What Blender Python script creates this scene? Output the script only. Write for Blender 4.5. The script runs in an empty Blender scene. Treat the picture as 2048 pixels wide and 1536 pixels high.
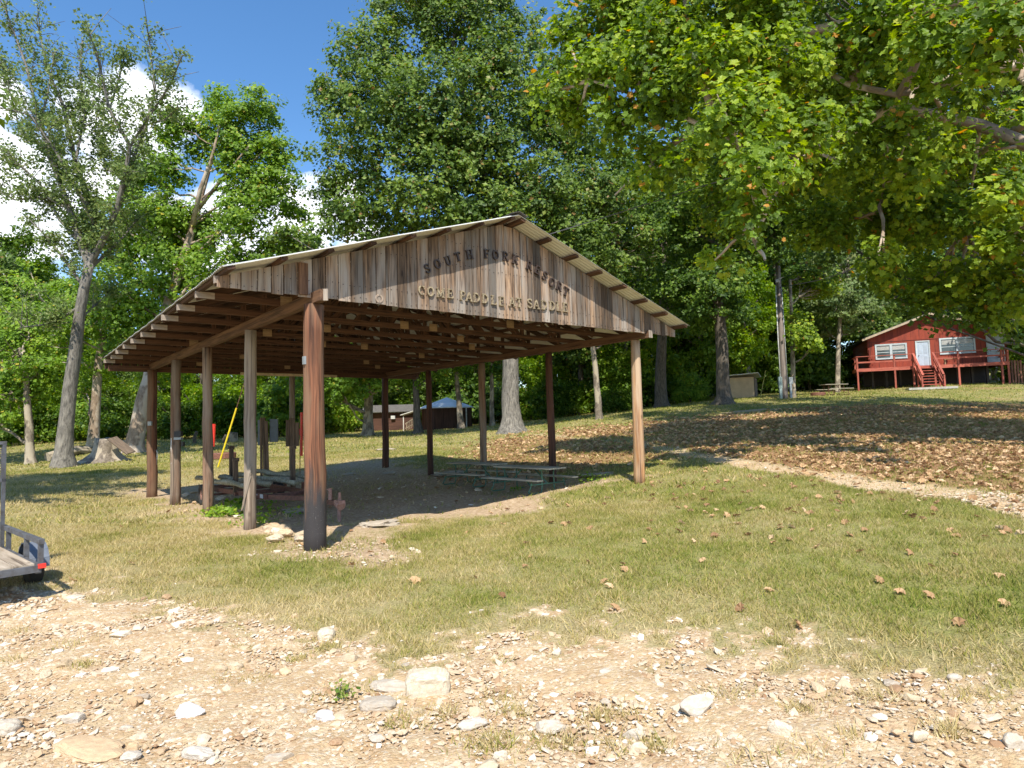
import bpy, math, random
import numpy as np
from mathutils import Matrix, Vector
random.seed(7); rng = np.random.default_rng(11)
S = bpy.context.scene; COL = S.collection
PI = math.pi; R = math.radians
# ------------------------------------------------------------------ camera
FPX, PITCH, ROLL, EYE = 1262.0, 0.0647, 0.0280, 1.6
cd = bpy.data.cameras.new('camera'); cam = bpy.data.objects.new('camera', cd); COL.objects.link(cam)
cd.sensor_width = 36; cd.lens = FPX/2048*36; cd.clip_end = 2000; cd.clip_start = .05
cam.matrix_world = Matrix.Translation((0,0,EYE)) @ Matrix.Rotation(PI/2+PITCH, 4, 'X') @ Matrix.Rotation(-ROLL, 4, 'Z')
S.camera = cam
def ray(px, py):
    uu = px-1024; vv = 768-py; c, s = math.cos(-ROLL), math.sin(-ROLL)
    u = (uu*c-vv*s)/FPX; v = (uu*s+vv*c)/FPX
    return np.array([u, math.cos(PITCH)-v*math.sin(PITCH), math.sin(PITCH)+v*math.cos(PITCH)])
def at(px, py, Y):
    """world point seen at a photo pixel, Y metres ahead"""
    d = ray(px, py); d = d*(Y/d[1]); return np.array([d[0], d[1], d[2]+EYE])
# ------------------------------------------------------------------ terrain
CP = []
for px, py, Y in ((635,1098,7.98),(500,1057,9.98),(415,1023,11.99),(354,1007,14),(301,997,15.9),(1279,970,12.0),(1095,972,14),(848,950,18),(766,930,20),
    (2048,1200,4.6),(2048,1020,7.5),(1600,955,10.4),(1380,922,14.3),(1180,868,26),(2048,950,9.6),(2048,880,14.5),(2048,822,26),(2048,767,47),
    (1600,880,17),(1600,832,28),(1450,808,38),(1570,797,40),(1880,770,49),(1715,783,50),(1490,795,46),(1200,838,36),(1320,815,45),(1022,866,33),(930,856,52),(740,866,50),
    (500,880,45),(435,900,35),(127,935,27),(45,930,33),(185,893,38),(210,921,29),(270,900,35),(20,1000,14),(60,1150,7),(100,888,47),(1500,778,66),
    (2300,745,66),(1024,838,75),(500,860,75),(0,868,75),(-400,900,60),(-300,950,25),(800,902,24),(1000,902,24),(1200,893,20),(2400,860,25),(2500,780,48),(1500,1100,6.4)):
    CP.append(at(px,py,Y))
CP += [np.array(p, float) for p in ((0,0,0),(-4,1,0),(4,1,.03),(0,-12,-.3),(-15,-10,-.6),(15,-10,.1),(0,5,.03),(-3,5,.0),(3,5.5,.1),(-30,0,-.6),(30,0,.8),
    (-90,60,.5),(90,60,7),(0,150,9),(-90,150,5),(90,150,14),(-200,60,2),(200,60,12),(-200,-20,-2),(200,-20,2),(-5,12.5,.1),(-1,13,.12),(-3,16,.16),(0,10,.1))]
CP = np.array(CP)
def _fit():
    d = np.linalg.norm(CP[:,None,:2]-CP[None,:,:2], axis=2); n = len(CP)
    A = np.zeros((n+3,n+3)); A[:n,:n] = -np.sqrt(d*d+1.5**2)+np.eye(n)*(-.3)*0; A[:n,:n] -= 0
    A[:n,:n] += np.diag(np.full(n, .35))
    P = np.c_[np.ones(n), CP[:,:2]]; A[:n,n:] = P; A[n:,:n] = P.T
    return np.linalg.solve(A, np.r_[CP[:,2],0,0,0])
WC = _fit()
def H(x, y):
    x = np.asarray(x, float); y = np.asarray(y, float); sh = np.broadcast(x,y).shape
    xf = np.broadcast_to(x,sh).ravel(); yf = np.broadcast_to(y,sh).ravel(); out = np.zeros(len(xf)); n = len(CP)
    for i in range(0, len(xf), 20000):
        a, b = xf[i:i+20000], yf[i:i+20000]
        d2 = (a[:,None]-CP[None,:,0])**2+(b[:,None]-CP[None,:,1])**2
        out[i:i+20000] = -np.sqrt(d2+2.25)@WC[:n]+WC[n]+WC[n+1]*a+WC[n+2]*b
    out += .012*np.sin(2.1*xf+1.3*np.sin(1.7*yf))+.012*np.sin(2.6*yf+1.1*np.sin(1.9*xf+.5))+.006*np.sin(6*xf+2*yf)*np.sin(5*yf-3*xf)
    return out.reshape(sh)
def h1(x, y): return float(H(np.array([x]), np.array([y]))[0])
def gnd(px, py, y0=2.5, y1=70):
    """ground point under a photo pixel"""
    d = ray(px, py); d = d/d[1]; ys = np.linspace(y0, y1, 1400); z = EYE+d[2]*ys; g = H(d[0]*ys, ys)
    k = np.where(z <= g)[0]; k = k[0] if len(k) else int(np.argmin(z-g))
    return np.array([d[0]*ys[k], ys[k], g[k]])
def snoise(x, y, s=1.0, seed=0):
    """cheap value noise, 0..1"""
    x = np.asarray(x)/s+seed*17.3; y = np.asarray(y)/s-seed*9.1
    xi, yi = np.floor(x), np.floor(y); fx, fy = x-xi, y-yi; fx = fx*fx*(3-2*fx); fy = fy*fy*(3-2*fy)
    def r(a, b): v = np.sin(a*127.1+b*311.7+seed*3.3)*43758.5453; return v-np.floor(v)
    return (r(xi,yi)*(1-fx)+r(xi+1,yi)*fx)*(1-fy)+(r(xi,yi+1)*(1-fx)+r(xi+1,yi+1)*fx)*fy
def fbm(x, y, s=1.0, seed=0): return .55*snoise(x,y,s,seed)+.3*snoise(x,y,s*.43,seed+1)+.15*snoise(x,y,s*.19,seed+2)
# ------------------------------------------------------------------ object helpers
def tag(o, label=None, cat=None, group=None, kind=None):
    if label: o['label'] = label
    if cat: o['category'] = cat
    if group: o['group'] = group
    if kind: o['kind'] = kind
    return o
def thing(name, loc, label, cat, group=None, rz=0):
    o = bpy.data.objects.new(name, None); COL.objects.link(o); o.empty_display_size = .2
    o.location = tuple(float(c) for c in loc); o.rotation_euler = (0,0,rz); return tag(o, label, cat, group)
def copy_tree(o, parent=None):
    c = o.copy(); COL.objects.link(c); c.parent = parent
    for ch in list(o.children): copy_tree(ch, c)
    return c
def raw_mesh(name, V, F, mat, attrs=None, parent=None, smooth=False):
    """V (n,3); F list of (m,k) index arrays"""
    me = bpy.data.meshes.new(name); V = np.asarray(V, np.float32); F = [np.asarray(f, np.int32) for f in F if len(f)]
    nl = sum(f.size for f in F); npol = sum(len(f) for f in F)
    me.vertices.add(len(V)); me.vertices.foreach_set('co', V.ravel())
    me.loops.add(nl); me.loops.foreach_set('vertex_index', np.concatenate([f.ravel() for f in F]))
    me.polygons.add(npol); tot = np.concatenate([np.full(len(f), f.shape[1], np.int32) for f in F])
    st = np.r_[0, np.cumsum(tot)[:-1]].astype(np.int32)
    me.polygons.foreach_set('loop_start', st); me.polygons.foreach_set('loop_total', tot)
    me.polygons.foreach_set('use_smooth', np.full(npol, smooth))
    me.update(calc_edges=True)
    for k, a in (attrs or {}).items():
        a = np.asarray(a, np.float32)
        if a.ndim == 1: t = me.attributes.new(k, 'FLOAT', 'POINT'); t.data.foreach_set('value', a)
        else: t = me.attributes.new(k, 'FLOAT_VECTOR', 'POINT'); t.data.foreach_set('vector', a.ravel())
    if mat: me.materials.append(mat)
    o = bpy.data.objects.new(name, me); COL.objects.link(o)
    if parent is not None: o.parent = parent
    return o
class MB:
    """collects solids; every solid carries grain coordinates (gc) and a random value (rnd)"""
    def __init__(s): s.v = []; s.f = []; s.g = []; s.r = []
    def add(s, vs, fs, gc=None, rnd=None):
        n = len(s.v); s.v += [tuple(map(float,v)) for v in vs]; s.f += [tuple(n+i for i in f) for f in fs]
        rv = random.random() if rnd is None else rnd; off = random.random()*40
        if gc is None: gc = vs
        s.g += [(float(g[0])+off, float(g[1])+off*.7, float(g[2])+off*1.3) for g in gc]; s.r += [rv]*len(vs); return s
    def box(s, c, d, rot=None, rnd=None, jit=0):
        hx, hy, hz = d[0]/2, d[1]/2, d[2]/2
        L = [(sx*hx,sy*hy,sz*hz) for sx in (-1,1) for sy in (-1,1) for sz in (-1,1)]
        k = int(np.argmax(d)); perm = {0:(1,2,0),1:(0,2,1),2:(0,1,2)}[k]
        gc = [tuple(p[i] for i in perm) for p in L]
        P = []
        for p in L:
            q = Vector(p)
            if jit: q += Vector((random.uniform(-jit,jit),random.uniform(-jit,jit),random.uniform(-jit,jit)))
            if rot is not None: q = rot @ q
            P.append((q.x+c[0], q.y+c[1], q.z+c[2]))
        return s.add(P, [(0,1,3,2),(4,6,7,5),(0,4,5,1),(2,3,7,6),(0,2,6,4),(1,5,7,3)], gc, rnd)
    def bar(s, p0, p1, w, h, up=(0,0,1), rnd=None):
        """board from p0 to p1, w across, h along up"""
        p0, p1 = Vector([float(c) for c in p0]), Vector([float(c) for c in p1]); d = p1-p0; L = d.length; z = d.normalized(); upv = Vector(up)
        x = upv.cross(z); x = x.normalized() if x.length > 1e-5 else Vector((1,0,0)); y = z.cross(x)
        rot = Matrix((x,y,z)).transposed(); c = (p0+p1)/2
        return s.box(c, (w,h,L), rot, rnd)
    def tube(s, pts, rad, seg=8, rnd=None, cap=True, wob=0):
        pts = [Vector([float(c) for c in p]) for p in pts]; n = len(pts)
        if not hasattr(rad,'__len__'): rad = [rad]*n
        V, G, F = [], [], []; t0 = (pts[1]-pts[0]).normalized()
        x = t0.cross(Vector((0,0,1))); x = x.normalized() if x.length > .05 else Vector((1,0,0)); ln = 0
        for i, p in enumerate(pts):
            t = (pts[min(i+1,n-1)]-pts[max(i-1,0)]).normalized(); x = (x-t*x.dot(t)).normalized(); y = t.cross(x)
            if i: ln += (p-pts[i-1]).length
            for k in range(seg):
                a = 2*PI*k/seg; rr = rad[i]*(1+wob*math.sin(3*a+i)*.5+wob*random.uniform(-.5,.5))
                V.append(p+(x*math.cos(a)+y*math.sin(a))*rr); G.append((math.cos(a)*rad[i],math.sin(a)*rad[i],ln))
        for i in range(n-1):
            for k in range(seg):
                k2 = (k+1)%seg; F.append((i*seg+k,i*seg+k2,(i+1)*seg+k2,(i+1)*seg+k))
        if cap: F.append(tuple(range(seg-1,-1,-1))); F.append(tuple((n-1)*seg+k for k in range(seg)))
        return s.add(V, F, G, rnd)
    def ring(s, c, r0, r1, axis=(0,1,0), w=.1, seg=24, rnd=None):
        """hollow wheel-like ring of width w round the axis"""
        a = Vector(axis).normalized(); x = a.orthogonal().normalized(); y = a.cross(x); c = Vector([float(i) for i in c]); V, F = [], []
        for k in range(seg):
            t = 2*PI*k/seg; d = x*math.cos(t)+y*math.sin(t)
            V += [c+d*r1-a*w/2*.75, c+d*(r1*.96)-a*w/2, c+d*r0-a*w/2, c+d*r0+a*w/2, c+d*(r1*.96)+a*w/2, c+d*r1+a*w/2*.75]
        for k in range(seg):
            for j in range(6): F.append((k*6+j, k*6+(j+1)%6, ((k+1)%seg)*6+(j+1)%6, ((k+1)%seg)*6+j))
        return s.add(V, F, None, rnd)
    def prism(s, pts, T, th, rnd=None, gc=None):
        """2-D outline pts in the frame T (3x4: origin, x, y, normal), thickness th along normal"""
        o, x, y, n = [Vector([float(c) for c in v]) for v in T]; m = len(pts)
        V = [o+x*p[0]+y*p[1] for p in pts]+[o+x*p[0]+y*p[1]+n*th for p in pts]
        F = [tuple(range(m-1,-1,-1)), tuple(range(m,2*m))]+[(i,(i+1)%m,m+(i+1)%m,m+i) for i in range(m)]
        return s.add(V, F, gc, rnd)
    def quad(s, a, b, c, d, rnd=None): return s.add([a,b,c,d], [(0,1,2,3)], None, rnd)
    def build(s, name, mat, parent=None, smooth=False, label=None):
        by = {}
        for f in s.f: by.setdefault(len(f), []).append(f)
        o = raw_mesh(name, np.array(s.v), [np.array(v) for v in by.values()], mat, {'gc':np.array(s.g),'rnd':np.array(s.r)}, parent, smooth)
        if label: o['label'] = label
        return o
# ------------------------------------------------------------------ materials
def _nt(name):
    m = bpy.data.materials.new(name); m.use_nodes = True; nt = m.node_tree; b = nt.nodes['Principled BSDF']; return m, nt, b
def N(nt, typ, **kw):
    n = nt.nodes.new(typ)
    for k, v in kw.items():
        if k in n.inputs: n.inputs[k].default_value = v
        else: setattr(n, k, v)
    return n
def ramp(nt, fac, stops, interp='LINEAR'):
    r = N(nt, 'ShaderNodeValToRGB'); r.color_ramp.interpolation = interp; e = r.color_ramp.elements
    while len(e) < len(stops): e.new(.5)
    for i, (p, c) in enumerate(stops): e[i].position = p; e[i].color = tuple(c)+((1,) if len(c) == 3 else ())
    nt.links.new(fac, r.inputs[0]); return r.outputs[0]
def mixc(nt, fac, a, b, mode='MIX'):
    m = N(nt, 'ShaderNodeMix', data_type='RGBA', blend_type=mode)
    for s, v in ((m.inputs[0],fac),(m.inputs[6],a),(m.inputs[7],b)):
        if hasattr(v, 'is_linked') or isinstance(v, bpy.types.NodeSocket): nt.links.new(v, s)
        else: s.default_value = v if not isinstance(v, tuple) else (tuple(v)+(1,) if len(v) == 3 else v)
    return m.outputs[2]
def math_(nt, op, a, b=None, clamp=False):
    m = N(nt, 'ShaderNodeMath', operation=op, use_clamp=clamp)
    for s, v in ((m.inputs[0],a),(m.inputs[1],b)):
        if v is None: continue
        if isinstance(v, bpy.types.NodeSocket): nt.links.new(v, s)
        else: s.default_value = v
    return m.outputs[0]
def attr(nt, name, out='Fac'): return N(nt, 'ShaderNodeAttribute', attribute_name=name).outputs[out]
def mapped(nt, vec, scale):
    m = N(nt, 'ShaderNodeMapping'); m.inputs['Scale'].default_value = scale; nt.links.new(vec, m.inputs['Vector']); return m.outputs[0]
def noise(nt, vec, scale, detail=4, rough=.6, dist=0):
    n = N(nt, 'ShaderNodeTexNoise', Scale=scale, Detail=detail, Roughness=rough, Distortion=dist); nt.links.new(vec, n.inputs['Vector']); return n.outputs['Fac']
def bump(nt, b, h, strength, dist=.02):
    n = N(nt, 'ShaderNodeBump', Strength=strength, Distance=dist); nt.links.new(h, n.inputs['Height']); nt.links.new(n.outputs[0], b.inputs['Normal'])
def mat_wood(name, dark, light, grey=None, gscale=(28,28,1.6), var=.5, rough=.85, bmp=.35, contrast=(.35,.68)):
    m, nt, b = _nt(name); g = mapped(nt, attr(nt,'gc','Vector'), gscale)
    n1 = noise(nt, g, 1.0, 5, .65, .6); c = ramp(nt, n1, ((contrast[0],dark),(contrast[1],light)))
    if grey:
        n2 = noise(nt, mapped(nt, attr(nt,'gc','Vector'), (5,5,.7)), 1.0, 3); c = mixc(nt, ramp(nt, n2, ((.42,(0,0,0)),(.62,(1,1,1)))), c, grey)
    v = math_(nt, 'ADD', math_(nt, 'MULTIPLY', attr(nt,'rnd'), var*1.3), 1-var*.65)
    cc = N(nt, 'ShaderNodeCombineColor'); [nt.links.new(v, cc.inputs[i]) for i in range(3)]
    c = mixc(nt, 1.0, c, cc.outputs[0], 'MULTIPLY'); ck = noise(nt, mapped(nt, attr(nt,'gc','Vector'), (gscale[0]*2.2,gscale[1]*2.2,gscale[2]*.7)), 1.0, 2, .5, .3); ck = ramp(nt, ck, ((.60,(1,1,1)),(.66,(.30,.27,.25))))
    kn = N(nt,'ShaderNodeTexVoronoi', Scale=1.0); nt.links.new(mapped(nt, attr(nt,'gc','Vector'), (4,4,1.7)), kn.inputs['Vector']); kn = ramp(nt, kn.outputs['Distance'], ((.05,(.32,.28,.25)),(.11,(1,1,1))))
    c = mixc(nt, .8, c, ck, 'MULTIPLY'); c = mixc(nt, .7, c, kn, 'MULTIPLY'); nt.links.new(c, b.inputs['Base Color']); b.inputs['Roughness'].default_value = rough
    bump(nt, b, math_(nt,'ADD', n1, ck), bmp, .012); return m
def mat_plain(name, c1, c2=None, rough=.6, scale=6, metal=0, bmp=.15, var=.15, coord='gc'):
    m, nt, b = _nt(name); c2 = c2 or tuple(x*.65 for x in c1); vec = attr(nt,'gc','Vector')
    n1 = noise(nt, vec, scale, 5, .65); c = ramp(nt, n1, ((.36,c2),(.6,c1)))
    v = math_(nt, 'ADD', math_(nt, 'MULTIPLY', attr(nt,'rnd'), var*2), 1-var)
    cc = N(nt, 'ShaderNodeCombineColor'); [nt.links.new(v, cc.inputs[i]) for i in range(3)]
    nt.links.new(mixc(nt, 1.0, c, cc.outputs[0], 'MULTIPLY'), b.inputs['Base Color'])
    b.inputs['Roughness'].default_value = rough; b.inputs['Metallic'].default_value = metal; bump(nt, b, n1, bmp, .01); return m
def mat_bark(name, dark, light, patch=None, scale=3.0, stretch=.25, bmp=.8):
    m, nt, b = _nt(name); g = mapped(nt, attr(nt,'gc','Vector'), (1,1,stretch)); n1 = noise(nt, g, scale*4, 6, .7, .4); c = ramp(nt, n1, ((.36,dark),(.64,light)))
    if patch: n2 = noise(nt, g, scale*.8, 3, .5); c = mixc(nt, ramp(nt, n2, ((.48,(0,0,0)),(.54,(1,1,1)))), c, patch)
    nt.links.new(c, b.inputs['Base Color']); b.inputs['Roughness'].default_value = .9; bump(nt, b, n1, bmp, .04); return m
def mat_leaf(name, stops, trans=.38, rough=.5, tcol=None):
    m, nt, b = _nt(name); c = ramp(nt, attr(nt,'rnd'), stops); out = nt.nodes['Material Output']
    b.inputs['Roughness'].default_value = rough; b.inputs['Specular IOR Level'].default_value = .35; nt.links.new(c, b.inputs['Base Color'])
    t = N(nt, 'ShaderNodeBsdfTranslucent'); hs = N(nt, 'ShaderNodeHueSaturation', Saturation=1.15, Value=1.25); hs.inputs['Hue'].default_value = .487
    nt.links.new(c, hs.inputs['Color']); nt.links.new(hs.outputs[0], t.inputs[0]); mx = N(nt, 'ShaderNodeMixShader'); mx.inputs[0].default_value = trans
    nt.links.new(b.outputs[0], mx.inputs[1]); nt.links.new(t.outputs[0], mx.inputs[2]); nt.links.new(mx.outputs[0], out.inputs[0]); return m
G = {}
G['leaf_syc'] = mat_leaf('sycamore leaves', ((0,(.06,.11,.010)),(.4,(.16,.27,.018)),(.75,(.35,.47,.035)),(.975,(.48,.50,.06)),(.99,(.60,.30,.05)),(1,(.50,.16,.03))), .5)
G['leaf_oak'] = mat_leaf('oak leaves', ((0,(.04,.085,.014)),(.45,(.12,.20,.026)),(.8,(.22,.31,.045)),(.96,(.28,.26,.07)),(1,(.30,.16,.05))), .38)
G['leaf_green'] = mat_leaf('bright green leaves', ((0,(.07,.15,.012)),(.5,(.20,.34,.03)),(.9,(.34,.47,.06)),(.97,(.42,.42,.06)),(1,(.52,.42,.06))), .45)
G['leaf_elm'] = mat_leaf('elm leaves', ((0,(.07,.12,.035)),(.6,(.20,.28,.085)),(1,(.33,.36,.15))), .4)
G['leaf_wood'] = mat_leaf('woodland leaves', ((0,(.03,.075,.012)),(.5,(.11,.20,.022)),(.85,(.22,.33,.04)),(1,(.32,.36,.07))), .42)
G['bark_grey'] = mat_bark('grey furrowed bark', (.07,.063,.055), (.27,.245,.21))
G['bark_dark'] = mat_bark('dark bark', (.05,.04,.03), (.17,.14,.11))
G['bark_syc'] = mat_bark('flaking sycamore bark', (.17,.12,.085), (.34,.26,.19), (.46,.38,.30), 2.0, .5, .3)
G['bark_tan'] = mat_bark('tan patchy bark', (.10,.08,.06), (.27,.22,.17), (.38,.32,.24), 3.0, .5, .5)
# ------------------------------------------------------------------ pavilion frame (used by the ground masks as well)
PA = 0.683; PU = np.array([math.cos(PA), math.sin(PA)]); PV = np.array([-math.sin(PA), math.cos(PA)]); PO = np.array([-2.507, 7.971]); PZ = EYE+1.6
def uv(x, y): dx = np.asarray(x)-PO[0]; dy = np.asarray(y)-PO[1]; return dx*PU[0]+dy*PU[1], dx*PV[0]+dy*PV[1]
def sstep(a, b, x): t = np.clip((x-a)/(b-a), 0, 1); return t*t*(3-2*t)
gb = np.array([gnd(px,py) for px, py in ((-60,1150),(120,1172),(300,1195),(430,1235),(600,1275),(800,1300),(1000,1285),(1200,1280),(1400,1275),(1600,1290),(1800,1330),(2048,1385),(2200,1420))])
pth = np.array([gnd(px,py) for px, py in ((2330,1062),(2048,1008),(1850,978),(1700,958),(1560,938),(1440,918),(1330,896),(1240,880))]+[at(1160,866,25),at(1060,868,30)])
def seg_dist(x, y, P):
    d = np.full(np.shape(x), 1e9); 
    for a, b in zip(P[:-1], P[1:]):
        ab = b[:2]-a[:2]; t = np.clip(((x-a[0])*ab[0]+(y-a[1])*ab[1])/(ab@ab), 0, 1); d = np.minimum(d, np.hypot(x-a[0]-t*ab[0], y-a[1]-t*ab[1]))
    return d
def pathline_y(x): o = np.argsort(pth[:,0]); return np.interp(x, pth[o,0], pth[o,1])
dirtspots = [(gnd(760,1052),.55,.22),(gnd(1195,950),.45,.35),(gnd(345,1008),.7,.3),(gnd(545,1065),.5,.3),(gnd(1500,822,20),1.6,.5)]
def zones(x, y):
    x = np.asarray(x, float); y = np.asarray(y, float)
    n = fbm(x, y, .9, 3)-.5; n2 = fbm(x, y, .22, 5)-.5; nb = fbm(x, y, 4, 8)
    yb = np.interp(x, gb[:,0], gb[:,1]); n3 = fbm(x, y, .12, 61)-.5; gravel = 1-sstep(-.32, .38, y-yb+n*1.1+n2*1.3+n3*1.2)
    dp = seg_dist(x, y, pth); w = .34+.14*(y < 10)+.2*(fbm(x, y, 1.5, 9)-.5)
    path = (1-sstep(.7, 1.25, dp/w+n2*.9))*(1-.5*sstep(13, 24, y)); 
    u, v = uv(x, y); e = np.minimum.reduce([u+.6, 7.3-u, v-.05-.12*u+.4*np.sin(u*1.9+.6)+1.3*np.exp(-((u-.4)/.6)**2), 12.3-v]); dirt = sstep(-.35, .75, e+n*1.6+n2*1.3)*(.82+.18*sstep(.35,.5,fbm(x,y,.5,71)))
    for c, ru, rv in dirtspots:
        q = np.hypot((x-c[0])/ru, (y-c[1])/rv); dirt = np.maximum(dirt, 1-sstep(.75, 1.15, q+n*.7))
    off = y-pathline_y(x)
    lit = sstep(.1, .9, off+n)*sstep(.3, 2.2, x+2.0)*(1-sstep(22, 36, y+n*10-x*.2)); lit *= .62+.38*sstep(.22, .5, fbm(x, y, 1.9, 12)+.26*sstep(5, 9, x)*(1-sstep(13,20,y)))
    lit = np.maximum(lit, .7*sstep(14,16.5,y+n)*(1-sstep(27,31,y+n*4))*sstep(-2.6,-.6,x+n*3)); lit = np.maximum(lit, .55*sstep(.5,.7,fbm(x,y,3.1,21))*sstep(30,44,y)*(x > -12))
    dry = np.clip(.26+.8*(fbm(x, y, 1.1, 31)-.36)+.35*(1-sstep(.0, 1.6, y-yb))+.25*sstep(-2.5,-5.5,x)*(y < 22)-.12*sstep(1,5,x), 0, 1)
    return gravel, dirt*(1-gravel), path*(1-gravel), lit*(1-path*.8)*(1-gravel), dry
# ------------------------------------------------------------------ ground sheet
def sheet():
    nx, ny = 560, 620; tx = np.linspace(-1,1,nx); ty = np.linspace(-.62,1,ny); xs = .3+220*np.sinh(6*tx)/np.sinh(6); ys = 5+190*np.sinh(6*ty)/np.sinh(6)
    ys = np.where(ys < -12, -12+(ys+12)*1.5, ys); X, Y = np.meshgrid(xs, ys); Z = H(X, Y); g, d, p, l, dr = zones(X, Y)
    Z = Z+d*.10*(fbm(X,Y,1.3,43)-.5)+(g*.05*(fbm(X,Y,.35,40)-.5)+g*.022*(fbm(X,Y,.09,41)-.5)+d*.07*(fbm(X,Y,.6,42)-.5)-p*.03)*(np.abs(Y) < 40)
    V = np.c_[X.ravel(), Y.ravel(), Z.ravel()]; i = np.arange(nx*ny).reshape(ny, nx)
    F = np.stack([i[:-1,:-1], i[:-1,1:], i[1:,1:], i[1:,:-1]], -1).reshape(-1,4)
    m, nt, b = _nt('ground of grass gravel dirt and leaves'); geo = N(nt,'ShaderNodeNewGeometry').outputs['Position']
    m1 = attr(nt,'m1','Vector'); s1 = N(nt,'ShaderNodeSeparateXYZ'); nt.links.new(m1, s1.inputs[0]); m2 = attr(nt,'m2','Vector'); s2 = N(nt,'ShaderNodeSeparateXYZ'); nt.links.new(m2, s2.inputs[0])
    fine = noise(nt, geo, 60, 4, .7); mid = noise(nt, geo, 9, 5, .65); big = noise(nt, geo, 1.1, 4, .6)
    green = ramp(nt, fine, ((.3,(.06,.075,.02)),(.6,(.25,.26,.06)),(.75,(.36,.34,.12)))); straw = ramp(nt, fine, ((.3,(.20,.15,.075)),(.55,(.44,.35,.19)),(.75,(.58,.48,.28))))
    f = math_(nt,'ADD', s2.outputs[1], math_(nt,'MULTIPLY', math_(nt,'SUBTRACT', mid, .5), 1.1), True); c = mixc(nt, f, green, straw)
    lc = ramp(nt, noise(nt, geo, 42, 3, .8), ((.34,(.12,.065,.03)),(.5,(.27,.165,.08)),(.66,(.45,.30,.155)))); lf = math_(nt,'MULTIPLY', ramp(nt, math_(nt,'ADD', s2.outputs[0], math_(nt,'MULTIPLY', math_(nt,'SUBTRACT', noise(nt, geo, 24, 4, .7), .5), .9)), ((.38,(0,0,0)),(.62,(1,1,1)))), 1.0); c = mixc(nt, lf, c, lc)
    dc = ramp(nt, noise(nt, geo, 16, 6, .7), ((.3,(.26,.17,.105)),(.5,(.47,.34,.22)),(.7,(.62,.50,.36)))); c = mixc(nt, s1.outputs[1], c, dc)
    vor = N(nt,'ShaderNodeTexVoronoi', Scale=48.0); nt.links.new(geo, vor.inputs['Vector']); vor2 = N(nt,'ShaderNodeTexVoronoi', Scale=110.0); nt.links.new(geo, vor2.inputs['Vector'])
    sc = N(nt,'ShaderNodeSeparateColor'); nt.links.new(vor.outputs['Color'], sc.inputs[0])
    stone = ramp(nt, sc.outputs[0], ((0,(.40,.26,.15)),(.3,(.52,.38,.24)),(.7,(.60,.47,.32)),(1,(.70,.62,.50)))); soil = ramp(nt, noise(nt, geo, 5, 6, .7), ((.35,(.44,.28,.145)),(.55,(.55,.405,.235)),(.75,(.63,.515,.345))))
    gc = mixc(nt, ramp(nt, math_(nt,'ADD', math_(nt,'MULTIPLY', sc.outputs[1], .5), math_(nt,'MULTIPLY', big, .8)), ((.55,(0,0,0)),(.75,(.8,.8,.8)))), soil, stone)
    c = mixc(nt, math_(nt,'MAXIMUM', s1.outputs[0], s1.outputs[2]), c, gc)
    nt.links.new(c, b.inputs['Base Color']); b.inputs['Roughness'].default_value = .95; b.inputs['Specular IOR Level'].default_value = .15
    hgt = math_(nt,'ADD', math_(nt,'MULTIPLY', vor.outputs['Distance'], -.6), math_(nt,'ADD', fine, math_(nt,'MULTIPLY', vor2.outputs['Distance'], -.3))); bump(nt, b, hgt, .7, .02)
    o = raw_mesh('ground', V, [F], m, {'m1':np.c_[g.ravel(),d.ravel(),p.ravel()], 'm2':np.c_[l.ravel(),dr.ravel(),0*l.ravel()]}, smooth=True)
    tag(o, kind='structure'); return o
sheet()
# ------------------------------------------------------------------ scatter helpers
def rotm(n):
    """n random orthonormal frames with a given up direction"""
    up = n/np.linalg.norm(n, axis=1, keepdims=True); r = rng.normal(size=up.shape); x = np.cross(up, r); x /= np.linalg.norm(x, axis=1, keepdims=True); return x, np.cross(up, x), up
def scatter(name, C, size, up, tmpl, faces, mat, rnd, parent=None, smooth=False, scl=None):
    """copies of a small template at the points C, merged into one mesh"""
    x, y, z = rotm(up); T = np.asarray(tmpl, float)[None]*np.asarray(size, float)[:,None,None]
    if scl is not None: T = T*scl[:,None,:]
    V = C[:,None,:]+T[:,:,0:1]*x[:,None,:]+T[:,:,1:2]*y[:,None,:]+T[:,:,2:3]*z[:,None,:]
    n, k = len(C), len(tmpl); off = (np.arange(n)*k)[:,None,None]; F = [(np.array(f)[None]+off).reshape(-1, len(f[0])) for f in faces]
    return raw_mesh(name, V.reshape(-1,3), F, mat, {'rnd':np.repeat(rnd, k), 'gc':np.repeat(C, k, 0)+np.tile(np.asarray(tmpl)*.05,(n,1))}, parent, smooth)
SYC = [(0,-.5,0),(.16,-.34,.02),(.46,-.36,.0),(.41,-.12,.04),(.56,.14,-.02),(.34,.18,.03),(.22,.36,.02),(0,.58,-.06),(-.22,.36,.02),(-.34,.18,.03),(-.56,.14,-.02),(-.41,-.12,.04),(-.46,-.34,0),(-.14,-.30,.02),(0,-.05,-.05)]
SYCF = [[[14,i,(i+1)%14] for i in range(14)]]
LEAF = [(0,-.5,0),(.3,-.02,.07),(0,.5,-.06),(-.3,.02,.07)]; LEAFF = [[[0,1,2],[0,2,3]]]
TRIL = [(0,-.5,0),(.42,.0,.06),(.16,.18,0),(0,.52,-.05),(-.16,.18,.0),(-.42,.02,.06)]; TRILF = [[[0,1,2],[0,2,3],[0,3,4],[0,4,5]]]
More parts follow.
